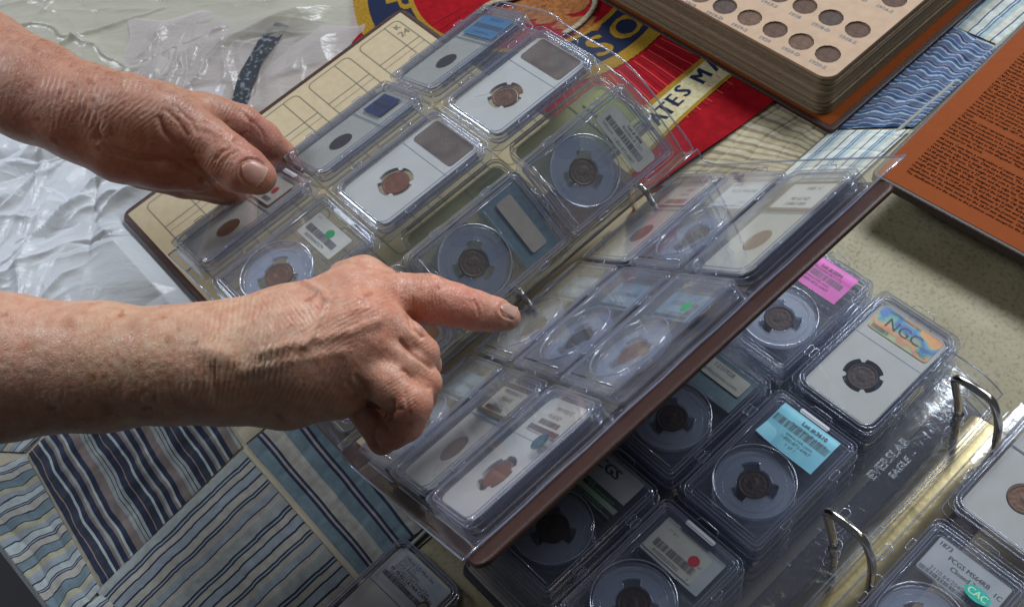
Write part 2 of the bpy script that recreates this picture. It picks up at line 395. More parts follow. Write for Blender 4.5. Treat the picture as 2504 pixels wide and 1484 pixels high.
def slab(o, a, d, kind, label, coin=COIN_M, lab=None, group=None, insert=WHITE, tabs=True, full=True, coin_r=1.0):
    t = thing('coin_case', label, 'coin case', frameM(o, a, d), group)
    rad = .32 if kind == 'P' else .75
    mob('shell', cached('shell'+kind, lambda: case_geo(rad), CLEAR), t)
    mob('rim', cached('rim'+kind, lambda: rims_geo(rad, kind), EDGE, True), t)
    if kind == 'P':
        mob('gasket', cached('gasket', gasket_geo, MILK), t)
        mob('gasket_ring', cached('gasket_ring', gasket_rims, RIM, True), t)
    else:
        for k_, sx_ in (('a', X0-.03), ('b', X1+.03)):
            mob('grip', cached('grip'+k_, lambda: serr_geo(sx_), WALL), t)
        if tabs: mob('insert', cached('insert_tab', lambda: hole_ring(-2.42, -2.8, 2.42, 5.38, .5, tab_hole, z=.12), insert), t)
        else: mob('insert', cached('insert_plain', lambda: hole_ring(-2.42, -2.8, 2.42, 5.38, .5, lambda a: 1.0*coin_r, z=.05, depth=.1), insert), t)
        gg = G(); prism([(-2.4, 2.44), (2.4, 2.44), (2.4, 2.50), (-2.4, 2.50)], .10, .125, 0, gg)
        mob('divider', cached('divider', gg, TEAL), t)
    c = mob('coin', cached('coin', CG, coin, True), t, T((0, 0, .02)) @ Matrix.Rotation(random.uniform(-2.2, 1.2), 4, 'Z') @ Matrix.Scale(coin_r, 4))
    if lab: make_label(t, lab)
    return t
def make_label(t, L):
    x0, y0, x1, y1 = L['box']; z = L.get('z', .14 if L.get('in', 1) else .47)
    g = prism(rrect(x0, y0, x1, y1, L.get('r', .12), 3), z, z+.015)
    if L.get('curl'):                   # the top edge of the sticker bulges where it wraps the case
        nv = []
        g = G(); nx, ny = 14, 10
        for j in range(ny+1):
            for i in range(nx+1):
                x = x0+(x1-x0)*i/nx; y = y0+(y1-y0)*j/ny
                zz = z+.02+.05*math.exp(-((y-(y1-.45))/.22)**2)+(.22*max(0, 1-i/4)*max(0, 1-j/4) if L['curl'] > 1 else 0)
                nv.append((x, y, zz))
        g.add(nv, [(j*(nx+1)+i, j*(nx+1)+i+1, (j+1)*(nx+1)+i+1, (j+1)*(nx+1)+i) for j in range(ny) for i in range(nx)])
    lo = part('label', g, L['mat'], t, smooth=bool(L.get('curl')))
    zt = z+.022
    ink = G()
    for q in L.get('text', []):
        s, x, y, sz = q[:4]; b = q[4] if len(q) > 4 else 0
        zz = zt+(.05*math.exp(-((y-(y1-.45))/.22)**2)+.01 if L.get('curl') else 0)
        put_text(ink, s, x, y, sz, zz, bold=b, sx=L.get('sx', 1), rot=L.get('rot', 0), res=2)
    for q in L.get('bar', []): barcode(ink, *q[:4], zt+.003, rot=L.get('rot', 0))
    for q in L.get('rect', []): ink.add([(q[0], q[1], zt-.002), (q[2], q[1], zt-.002), (q[2], q[3], zt-.002), (q[0], q[3], zt-.002)], [(0, 1, 2, 3)])
    if not L.get('bar') and not L.get('rect') and 1 < len(L.get('text', [])) <= 3:
        for q in L['text']:                # separate lines of lettering
            gi = G(); put_text(gi, *q[:4], zt, bold=q[4] if len(q) > 4 else 0, res=2); part('print', gi, L.get('ink', INK), lo)
        ink = G()
    if ink.f: part('print', ink, L.get('ink', INK), lo)
    for q in L.get('dot', []): part('dot_sticker', prism(circle(q[0], q[1], q[2], 28), L.get('dotz', zt), L.get('dotz', zt)+.012), q[3], lo)
    for k, (bx, m, zz) in enumerate(L.get('under', [])):
        part('label_card', prism(rrect(*bx, .08, 3), zz, zz+.015), m, t)

# ------------------------------------------------------------------ frames
thB = math.radians(34.42)
dB = V(math.cos(thB), math.sin(thB), 0); aB = V(math.sin(thB), -math.cos(thB), 0); nB = V(0, 0, 1)
oB = V(-.053, -18.457, 2.5)
phi, el = math.radians(32.68), math.radians(4.87)
dA = V(math.cos(phi)*math.cos(el), math.sin(phi)*math.cos(el), math.sin(el)); aA = V(math.sin(phi), -math.cos(phi), 0.); nA = np.cross(aA, dA)
colsA = [(-13.5, 8.75), (-6.77, 9.78), (.45, 7.58)]; beA = [math.radians(x) for x in (22.4, 4.5, -38.4)]
AR = math.radians(40.14)
def fB(a, d, z=0): return oB+aB*a+dB*d+nB*z
def fL(c, r, a=0, d=0, z=0):
    u, v = colsA[c]; b = beA[c]; ax = aA*math.cos(b)+nA*math.sin(b); nx = np.cross(ax, dA)
    return aA*u+nA*v+dA*(-11.64+9.68*r+d)+ax*a+nx*z, ax
def fR(c, r, a=0, d=0, z=0):
    ax = aA*math.cos(AR)+nA*math.sin(AR); nx = np.cross(ax, dA)
    return aA*5.36+nA*4.88+ax*(c*6.48+a)+dA*(-11.43+9.68*r+d)+nx*z, ax
ZT = -3.2                                # table height

# ------------------------------------------------------------------ setting: tabletop, floor
def table_mat():
    m, nt, out = nm('speckled_tabletop'); L = nt.links.new
    b = N(nt, 'ShaderNodeBsdfPrincipled'); b.inputs['Roughness'].default_value = .55
    tc = N(nt, 'ShaderNodeTexCoord')
    n = N(nt, 'ShaderNodeTexNoise'); n.inputs['Scale'].default_value = 3.2; n.inputs['Detail'].default_value = 8; n.inputs['Roughness'].default_value = .75
    r = N(nt, 'ShaderNodeValToRGB'); r.color_ramp.elements[0].position = .36; r.color_ramp.elements[0].color = (.18, .15, .085, 1)
    r.color_ramp.elements[1].position = .50; r.color_ramp.elements[1].color = (.315, .275, .165, 1)
    n2 = N(nt, 'ShaderNodeTexNoise'); n2.inputs['Scale'].default_value = .25; n2.inputs['Detail'].default_value = 3
    r2 = N(nt, 'ShaderNodeValToRGB'); r2.color_ramp.elements[0].position = .35; r2.color_ramp.elements[0].color = (.80, .78, .68, 1); r2.color_ramp.elements[1].position = .7
    mx = N(nt, 'ShaderNodeMix', data_type='RGBA', blend_type='MULTIPLY'); mx.inputs[0].default_value = 1
    bp = N(nt, 'ShaderNodeBump'); bp.inputs['Strength'].default_value = .5; bp.inputs['Distance'].default_value = .05
    L(tc.outputs['Object'], n.inputs['Vector']); L(tc.outputs['Object'], n2.inputs['Vector']); L(n.outputs[0], r.inputs[0]); L(n2.outputs[0], r2.inputs[0])
    L(r.outputs[0], mx.inputs[6]); L(r2.outputs[0], mx.inputs[7]); L(mx.outputs[2], b.inputs['Base Color']); L(n.outputs[0], bp.inputs['Height']); L(bp.outputs[0], b.inputs['Normal'])
    L(b.outputs[0], out.inputs[0]); return m
TABLE = table_mat()
eL0, eL1 = at(-8, 1318, ZT), at(126, 1490, ZT)          # the table edge at lower left
ed = (eL1-eL0)[:2]; ed /= np.linalg.norm(ed)
A0 = eL0[:2]-ed*90; A1 = eL0[:2]+ed*60; nrm = V(-ed[1], ed[0])
g = G(); prism([tuple(A0), tuple(A1), tuple(A1+nrm*150), tuple(A0+nrm*150)], ZT-3, ZT, .3, g)
struct('tabletop', g, TABLE)
g = G(); g.add([(-300, -300, -75), (300, -300, -75), (300, 300, -75), (-300, 300, -75)], [(0, 1, 2, 3)])
struct('floor', g, pmat('dark_floor', (.012, .013, .018), .7, c2=(.02, .02, .025), scale=.05))

# ------------------------------------------------------------------ striped patchwork quilt
def stripe_mat(name, seq, distort=.1, dscale=.5, soft=.0):
    """seq: list of (width_cm, colour) repeated across U"""
    m, nt, out = nm(name); L = nt.links.new
    b = N(nt, 'ShaderNodeBsdfPrincipled'); b.inputs['Roughness'].default_value = .85; b.inputs['Sheen Weight'].default_value = .2; b.inputs['Specular IOR Level'].default_value = .2
    uv = N(nt, 'ShaderNodeUVMap'); tot = sum(w for w, c in seq)
    no = N(nt, 'ShaderNodeTexNoise'); no.inputs['Scale'].default_value = dscale; no.inputs['Detail'].default_value = 3; L(uv.outputs[0], no.inputs['Vector'])
    sp = N(nt, 'ShaderNodeSeparateXYZ'); L(uv.outputs[0], sp.inputs[0])
    su = N(nt, 'ShaderNodeMath', operation='SUBTRACT'); su.inputs[1].default_value = .5; L(no.outputs[0], su.inputs[0])
    a = N(nt, 'ShaderNodeMath', operation='MULTIPLY_ADD'); a.inputs[1].default_value = distort*4; L(su.outputs[0], a.inputs[0]); L(sp.outputs[0], a.inputs[2])
    dv = N(nt, 'ShaderNodeMath', operation='DIVIDE'); dv.inputs[1].default_value = tot; L(a.outputs[0], dv.inputs[0])
    fr = N(nt, 'ShaderNodeMath', operation='FRACT'); L(dv.outputs[0], fr.inputs[0])
    r = N(nt, 'ShaderNodeValToRGB'); cr = r.color_ramp; cr.interpolation = 'CONSTANT'; p = 0
    cr.elements[0].position = 0; cr.elements[0].color = rgb(seq[0][1]); cr.elements[1].position = seq[0][0]/tot; cr.elements[1].color = rgb(seq[1][1]); p = (seq[0][0]+seq[1][0])/tot
    for w, c in seq[2:]:
        e = cr.elements.new(min(p, .999)); e.color = rgb(c); p += w/tot
    n2 = N(nt, 'ShaderNodeTexNoise'); n2.inputs['Scale'].default_value = 1.4; n2.inputs['Detail'].default_value = 8; L(uv.outputs[0], n2.inputs['Vector'])
    r2 = N(nt, 'ShaderNodeValToRGB'); r2.color_ramp.elements[0].position = .3; r2.color_ramp.elements[0].color = (.72, .72, .70, 1); r2.color_ramp.elements[1].position = .7
    mx = N(nt, 'ShaderNodeMix', data_type='RGBA', blend_type='MULTIPLY'); mx.inputs[0].default_value = 1
    L(fr.outputs[0], r.inputs[0]); L(n2.outputs[0], r2.inputs[0]); L(r.outputs[0], mx.inputs[6]); L(r2.outputs[0], mx.inputs[7]); L(mx.outputs[2], b.inputs['Base Color'])
    wv = N(nt, 'ShaderNodeTexNoise'); wv.inputs['Scale'].default_value = 14; L(uv.outputs[0], wv.inputs['Vector'])
    bp = N(nt, 'ShaderNodeBump'); bp.inputs['Strength'].default_value = .45; bp.inputs['Distance'].default_value = .05
    L(wv.outputs[0], bp.inputs['Height']); L(bp.outputs[0], b.inputs['Normal']); L(b.outputs[0], out.inputs[0]); return m
NV = (.015, .024, .055); TL = (.14, .20, .235); BE = (.335, .32, .29); GG = (.29, .32, .32); CR = (.37, .36, .325); LG = (.25, .29, .335); PU = (.30, .27, .29); PL = (.38, .43, .44); BR = (.20, .16, .15)
ST_light = stripe_mat('light_striped_cotton', [(.9, GG), (.17, NV), (.16, LG), (.17, NV), (.55, CR), (.17, NV), (.75, LG), (.17, NV), (.7, CR), (.17, NV), (.14, LG), (.17, NV), (.5, BE), (.6, LG), (.12, NV), (.5, CR)], .035, .25)
ST_teal = stripe_mat('teal_striped_cotton', [(1.0, TL), (.24, NV), (.2, PU), (.24, NV), (.75, BE), (.45, CR), (1.1, TL), (.24, NV), (.22, PU), (.26, NV), (1.0, TL), (.26, NV), (.95, BE), (.28, NV)], .04, .2)
ST_navy = stripe_mat('navy_striped_cotton', [(.45, NV), (.1, (.30, .20, .15)), (.6, (.025, .035, .06)), (.22, PL), (.42, NV), (.22, BR), (.25, GG), (.5, NV), (.25, BR), (.22, PL), (.45, NV), (.7, BR), (.3, GG), (.08, NV), (.25, GG), (.08, NV), (.25, GG), (.08, NV)], .10, .35)
ST_wave = stripe_mat('pale_striped_cotton', [(.6, PL), (.1, NV), (.12, LG), (.1, NV), (.6, CR), (.1, NV), (.8, TL), (.1, NV), (.5, (.36, .35, .25)), (.5, LG), (.1, NV)], .30, .35)
ST_blue = stripe_mat('blue_wavy_cotton', [(.5, (.05, .10, .24)), (.10, (.45, .55, .65)), (.6, (.09, .14, .28)), (.2, (.38, .46, .55)), (.3, (.03, .06, .16)), (.08, (.4, .3, .3)), (.6, (.10, .16, .30)), (.25, (.42, .52, .58))], .22, .5)
ST_white = stripe_mat('white_blue_cotton', [(.7, (.62, .66, .62)), (.12, (.03, .09, .24)), (.16, (.5, .58, .6)), (.12, (.03, .09, .24)), (.5, (.42, .52, .54)), (.6, (.64, .64, .56)), (.14, (.03, .09, .24))], .05, .3)
ST_beige_shade = stripe_mat('shaded_beige_cotton', [(.6, (.44, .39, .24)), (.5, (.26, .20, .14)), (.7, (.46, .42, .29)), (.35, (.32, .25, .17))], .2, .4)  # beige stripes, with the window shadow beside the album put into their colour
QUILT = thing('patchwork_quilt', 'blue, teal and cream striped patchwork quilt spread over the table under everything', 'quilt')
def patch(pts, mat, z=-3.03, rot=0, ripple=.08, rfreq=2.2, seed=1, label=None, drop=None, puff=.12):
    """pts: four picture points TL,TR,BR,BL put on the table; U runs TL->TR (across the stripes) in cm"""
    P = [at(x, y, z) for x, y in pts]; n = 70; g = G(); v = []; uvs = []
    LU = np.linalg.norm(P[1]-P[0]); LV = np.linalg.norm(P[3]-P[0])
    i, j = np.meshgrid(np.arange(n+1)/n, np.arange(n+1)/n); i = i.ravel(); j = j.ravel()
    X = ((P[0][None]*(1-i)[:, None]+P[1][None]*i[:, None])*(1-j)[:, None]+(P[3][None]*(1-i)[:, None]+P[2][None]*i[:, None])*j[:, None])
    u = i*LU; w = j*LV
    edge = np.minimum.reduce([i*LU, (1-i)*LU, j*LV, (1-j)*LV])
    h = puff*(1-np.exp(-edge/.5))+ripple*np.sin(w*rfreq+5*fbm(u*.3, w*.25, seed))*np.clip(edge/.8, 0, 1)+.10*fbm(u*.3, w*.3, seed+3)-.07*np.exp(-(((w+.3*np.sin(u*.8+seed)) % 2.3-1.15)/.12)**2)+.05*(fbm(u*1.6, w*1.6, seed+40)-.5)
    X[:, 2] += h
    if drop is not None:                 # the quilt bends down over the table edge
        sd = (X[:, :2]-A0)@nrm
        k = np.clip(-sd, 0, None); X[:, 2] -= k*1.6; X[:, :2] += (nrm[None]*k[:, None])*.75
    g.add(X, [(b*(n+1)+a, b*(n+1)+a+1, (b+1)*(n+1)+a+1, (b+1)*(n+1)+a) for b in range(n) for a in range(n)])
    me = mesh('patch', g, mat, True); uvl = me.uv_layers.new(name='UVMap')
    uw = u*1.18+.06*np.sin(w*1.3+6*fbm(u*.2, w*.3, seed+9))*(ripple/.08)
    li = np.zeros(len(me.loops), int); me.loops.foreach_get('vertex_index', li)
    uvl.data.foreach_set('uv', np.stack([uw[li], w[li]], 1).ravel().astype('f'))
    return mob('patch', me, QUILT)
patch([(592, 1100), (872, 1424), (530, 1740), (236, 1446)], ST_light, seed=2, ripple=.05)
patch([(604, 1088), (884, 1412), (1300, 1080), (1010, 800)][0:1]+[(1010, 760), (1260, 1110), (884, 1412)], ST_teal, seed=4, ripple=.03)
patch([(70, 1104), (588, 1096), (370, 800), (-100, 760)][3:4]+[(60, 1108), (248, 1440), (590, 1104)][0:0]+[(60, 1108), (248, 1440), (590, 1104)][0:0]+[(70, 1104)] if False else [(70, 1110), (380, 780), (592, 1092), (252, 1430)], ST_navy, seed=6, ripple=.10)
patch([(64, 1114), (246, 1440), (60, 1640), (-240, 1240)], ST_wave, seed=8, ripple=.12, drop=1)
patch([(390, 775), (600, 600), (1000, 755), (600, 1086)], stripe_mat('plain_beige_cotton', [(1.6, (.45, .40, .30)), (1.2, (.50, .47, .38)), (.1, BR), (1.5, (.40, .40, .34))], .1), seed=11)
patch([(880, 1424), (1040, 1292), (1000, 1260), (886, 1416)][0:0]+[(250, 1450), (540, 1745), (440, 1850), (100, 1560)], ST_wave, seed=12, drop=1)
patch([(880, 1420), (850, 1490), (700, 1600), (760, 1520)], ST_navy, seed=13)
patch([(-60, 1100), (60, 1106), (380, 776), (-60, 770)], ST_wave, seed=21, drop=1)
# upper right patches between the flag and the orange book
patch([(1890, 246), (2016, 322), (1862, 452), (1640, 440)][0:0]+[(1640, 450), (1900, 236), (2030, 322), (1880, 452)], ST_beige_shade, seed=14, ripple=.04)
patch([(1880, 452), (1990, 350), (2130, 372), (2040, 452)][0:0]+[(1858, 480), (2060, 470), (2226, 318), (2034, 320)], ST_white, seed=15, ripple=.02)
patch([(2040, 316), (2320, 60), (2440, 120), (2236, 310)], ST_blue, seed=16, ripple=.16, rfreq=3)
patch([(2316, 58), (2448, 114), (2700, -90), (2560, -170)], ST_white, seed=17, ripple=.03)
patch([(2330, 56), (2640, -200), (2300, -400), (1700, 100)], ST_beige_shade, seed=18)
patch([(1000, 750), (600, 590), (1700, -200), (1890, 230)], ST_beige_shade, seed=19, ripple=.02)
q0 = G(); P = [at(x, y, -3.12) for x, y in [(2520, 52), (2110, 395), (1045, 1297), (850, 1486)]]
q0.add([tuple(P[0]), tuple(P[3]), tuple(at(700, 1620, -3.12)), (A1[0]+nrm[0]*.2-0, A1[1]+nrm[1]*.2, -3.12)]+[(A0[0]+nrm[0]*.3, A0[1]+nrm[1]*.3, -3.12), (A0[0]+nrm[0]*80, A0[1]+nrm[1]*80, -3.12)], [(0, 1, 2, 3, 4, 5)])
part('backing', q0, pmat('quilt_backing', (.42, .38, .28), .9, c2=(.36, .33, .25), scale=.4, bump=.5, bscale=4), QUILT)
# edge binding of the quilt
part('binding', sweep([at(2560, 8, -3.0), at(2110, 393, -3.0), at(1600, 828, -3.0), at(1045, 1295, -3.0), at(846, 1488, -3.0), at(700, 1620, -3.0)], .16, closed=False, n=8, sq=.6), stripe_mat('binding_cotton', [(1, (.30, .31, .28)), (.4, (.22, .22, .22))]), QUILT, True)

# ------------------------------------------------------------------ red flag with round seal and scroll
FL = thing('red_flag', 'red flag with navy lettered ring, gold rope and cream scroll, under the coin album', 'flag')
zf = -2.60
def wavez(x, y): return .10*math.sin(.33*x+.25*y)+.05*math.sin(.9*x-.5*y)
def drape(g, dz):
    g.v = [(x, y, zf+dz+wavez(x, y)) for x, y, z in g.v]; return g
def grid_quad(pts, n, z=0):
    P = [at(x, y, zf)[:2] for x, y in pts]; v = []
    for j in range(n+1):
        for i in range(n+1):
            a, b = i/n, j/n; p = (P[0]*(1-a)+P[1]*a)*(1-b)+(P[3]*(1-a)+P[2]*a)*b; v.append((p[0], p[1], z))
    return G().add(v, [(j*(n+1)+i, j*(n+1)+i+1, (j+1)*(n+1)+i+1, (j+1)*(n+1)+i) for j in range(n) for i in range(n)])
FRED = pmat('red_flag_cloth', (.20, .003, .007), .85, c2=(.27, .005, .010), scale=1.2, bump=.6, bscale=9, spec=.08)
FRIB = pmat('dark_red_stitching', (.22, .006, .012), .9, spec=.1); FRIB2 = pmat('pale_red_stitching', (.52, .05, .05), .9, spec=.1)
FNAVY = pmat('navy_cloth', (.012, .018, .045), .85, spec=.1, bump=.5, bscale=10); FGOLD = pmat('gold_embroidery', (.29, .175, .02), .8, spec=.05, c2=(.22, .12, .015), scale=5, bump=.6, bscale=12)
FCREAM = pmat('cream_cloth', (.36, .32, .19), .85, spec=.1, c2=(.48, .43, .26), scale=3, bump=.4, bscale=10); FBRN = pmat('brown_embroidery', (.16, .055, .02), .8, spec=.1, c2=(.28, .11, .03), scale=2.5, bump=.8, bscale=8)
FROPE = pmat('grey_rope_embroidery', (.24, .22, .16), .8, spec=.1, c2=(.40, .36, .26), scale=5)
part('cloth', drape(grid_quad([(860, -150), (2150, 60), (1600, 458), (860, 300)], 40), 0), FRED, FL, True)
SC = V(6.18, 38.57)
def annulus(c, r0, r1, a0, a1, n=60):
    g = G(); v = []
    for i in range(n+1):
        t = math.radians(a0+(a1-a0)*i/n); 
        for k in range(4):
            r = r0+(r1-r0)*k/3; v.append((c[0]+r*math.cos(t), c[1]+r*math.sin(t), 0))
    return g.add(v, [(4*i+k, 4*i+k+1, 4*i+k+5, 4*i+k+4) for i in range(n) for k in range(3)])
part('seal_band', drape(annulus(SC, 10.4, 14.2, 160, 400, 90), .03), FNAVY, FL)
part('gold_edge', drape(annulus(SC, 10.0, 10.45, 160, 400, 90), .05), FGOLD, FL)
g = G()                                   # twisted rope round the band
for i in range(110):
    t = math.radians(170+i*2.1); r0, r1 = 14.15, 15.5; t2 = t+.09
    q = [(r0, t), (r0+.5, t-.015), (r1-.1, t2-.02), (r1, t2+.02), (r1-.5, t2+.045), (r0, t+.05)]
    g.add([(SC[0]+r*math.cos(a), SC[1]+r*math.sin(a), 0) for r, a in q], [tuple(range(6))])
part('gold_rope', drape(g, .06), FGOLD, FL)
for ch, px, py in (('P', 975, 12), ('S', 1468, 114), ('O', 1535, 66), ('F', 1590, 20), ('E', 1400, 160)):
    g = G(); p = at(px, py, zf)[:2]; ang = math.atan2(p[1]-SC[1], p[0]-SC[0])
    put_text(g, ch, p[0], p[1], 3.6, rot=ang+math.pi/2, bold=.12, sx=1.15, res=3)
    part('letter', drape(g, .07), FGOLD, FL)
# red field inside with fine ribs, outside rays
g = G(); g2 = G()
for i in range(64):
    t = math.radians(205+i*3.1); 
    for gg, w, o in ((g, .16, 0), (g2, .05, .018)):
        pts = []
        for r in np.linspace(15.8, 24, 7): pts.append((r, t+o))
        v = []
        for r, a in pts: v += [(SC[0]+r*math.cos(a-w/r), SC[1]+r*math.sin(a-w/r), 0), (SC[0]+r*math.cos(a+w/r), SC[1]+r*math.sin(a+w/r), 0)]
        gg.add(v, [(2*k, 2*k+1, 2*k+3, 2*k+2) for k in range(6)])
    v = []
    if i % 2:
        for r in np.linspace(6.5, 9.9, 4): v += [(SC[0]+r*math.cos(t-.012), SC[1]+r*math.sin(t-.012), 0), (SC[0]+r*math.cos(t+.012), SC[1]+r*math.sin(t+.012), 0)]
        g.add(v, [(2*k, 2*k+1, 2*k+3, 2*k+2) for k in range(3)])
o = part('dark_ray', drape(g, .035), FRIB, FL); o['kind'] = 'stuff'; o = part('pale_ray', drape(g2, .045), FRIB2, FL); o['kind'] = 'stuff'
g = G()                                    # plain brown heraldic mass in the middle
for cx, cy_, rx, ry, a in ((1370, 20, 3.2, 1.3, .3), (1290, 10, 2.4, 1.4, .9), (1410, 60, 2.0, 1.2, -.4), (1215, 40, 1.6, .8, .5)):
    p = at(cx, cy_, zf)[:2]; v = [(p[0], p[1], 0)]
    for k in range(30):
        t = k*math.pi/15; rr = 1+.16*math.sin(5*t+cx)+.1*math.sin(9*t); x, y = rx*rr*math.cos(t), ry*rr*math.sin(t)
        v.append((p[0]+x*math.cos(a)-y*math.sin(a), p[1]+x*math.sin(a)+y*math.cos(a), 0))
    g.add(v, [(0, 1+k, 1+(k+1) % 30) for k in range(30)])
part('emblem', drape(g, .055), FBRN, FL)
rp = smooth_path([at(x, y, zf+.18) for x, y in [(1170, 34), (1195, 8), (1250, 0), (1300, -20), (1440, -30), (1462, 10), (1420, 60), (1380, 82)]], 2)
g = G()
for k in range(len(rp)-1):
    for q in range(3):
        c = rp[k]*(1-q/3)+rp[k+1]*q/3; d_ = rp[k+1]-rp[k]; d_ /= np.linalg.norm(d_)+1e-9; s_ = np.cross(d_, V(0, 0, 1))
        sweep([c-s_*.22-d_*.1, c+s_*.22+d_*.1], .12, closed=False, n=5, g=g)
part('anchor_rope', g, FROPE, FL, True)
g = G(); gg = G()
sc0, sc1 = at(1500, 410, zf)[:2], at(1800, 130, zf)[:2]; sd_ = (sc1-sc0)/np.linalg.norm(sc1-sc0); sn = V(sd_[1], -sd_[0]); Ls = np.linalg.norm(sc1-sc0)
def strip(g, o0, o1, n=24):
    v = []
    for i in range(n+1):
        p = sc0+sd_*Ls*i/n-sn*.5*math.sin(math.pi*i/n)
        v += [(*(p+sn*o0), 0), (*(p+sn*(o0+o1)/2), 0), (*(p+sn*o1), 0)]
    g.add(v, [(3*i+k, 3*i+k+1, 3*i+k+4, 3*i+k+3) for i in range(n) for k in (0, 1)])
strip(g, -1.35, 1.35); part('scroll', drape(g, .05), FCREAM, FL)
g = G(); strip(g, -1.75, -1.3); strip(g, 1.3, 1.65); part('scroll_edge', drape(g, .065), FGOLD, FL)
rt = math.atan2(sd_[1], sd_[0])
for ch, px, py in (('T', 1583, 312), ('A', 1608, 291), ('T', 1630, 269), ('E', 1650, 246), ('S', 1671, 222), ('M', 1716, 187), ('A', 1748, 158)):
    g = G(); p = at(px, py, zf)[:2]; put_text(g, ch, p[0], p[1], 2.1, rot=rt, bold=.08, sx=.9, res=2)
    part('scroll_letter', drape(g, .08), FNAVY, FL)

# ------------------------------------------------------------------ crumpled plastic bags
def bag_mat(name, c, alpha, rough=.19, bump=.35):
    m, nt, out = nm(name); L = nt.links.new
    b = N(nt, 'ShaderNodeBsdfPrincipled'); b.inputs['Base Color'].default_value = rgb(c); b.inputs['Roughness'].default_value = rough; b.inputs['Specular IOR Level'].default_value = .6
    tl = N(nt, 'ShaderNodeBsdfTranslucent'); tl.inputs[0].default_value = rgb(c); tr = N(nt, 'ShaderNodeBsdfTransparent'); tr.inputs[0].default_value = (.97, .98, 1, 1)
    m0 = N(nt, 'ShaderNodeMixShader'); m0.inputs[0].default_value = .25; m1 = N(nt, 'ShaderNodeMixShader')
    lw = N(nt, 'ShaderNodeLayerWeight'); lw.inputs[0].default_value = .35
    mr = N(nt, 'ShaderNodeMapRange'); mr.inputs['To Min'].default_value = alpha; mr.inputs['To Max'].default_value = min(1, alpha+.45); L(lw.outputs['Facing'], mr.inputs['Value'])
    tc = N(nt, 'ShaderNodeTexCoord'); n = N(nt, 'ShaderNodeTexNoise'); n.inputs['Scale'].default_value = .6; n.inputs['Detail'].default_value = 6; n.inputs['Distortion'].default_value = .6
    mp = N(nt, 'ShaderNodeMapping'); mp.inputs['Scale'].default_value = (1, 2.4, 1); mp.inputs['Rotation'].default_value = (0, 0, -.35)
    bp = N(nt, 'ShaderNodeBump'); bp.inputs['Strength'].default_value = bump; bp.inputs['Distance'].default_value = .35
    L(tc.outputs['Object'], mp.inputs[0]); L(mp.outputs[0], n.inputs['Vector']); L(n.outputs[0], bp.inputs['Height']); L(bp.outputs[0], b.inputs['Normal']); L(bp.outputs[0], lw.inputs['Normal'])
    L(b.outputs[0], m0.inputs[1]); L(tl.outputs[0], m0.inputs[2]); L(mr.outputs[0], m1.inputs[0]); L(tr.outputs[0], m1.inputs[1]); L(m0.outputs[0], m1.inputs[2]); L(m1.outputs[0], out.inputs[0]); return m
def ridged(x, y, seed, o=4):
    s = 0; a = .5
    for k in range(o): s = s+a*(1-np.abs(2*vnoise(x*2**k, y*2**k, seed+k*5)-1))**2; a *= .5
    return s
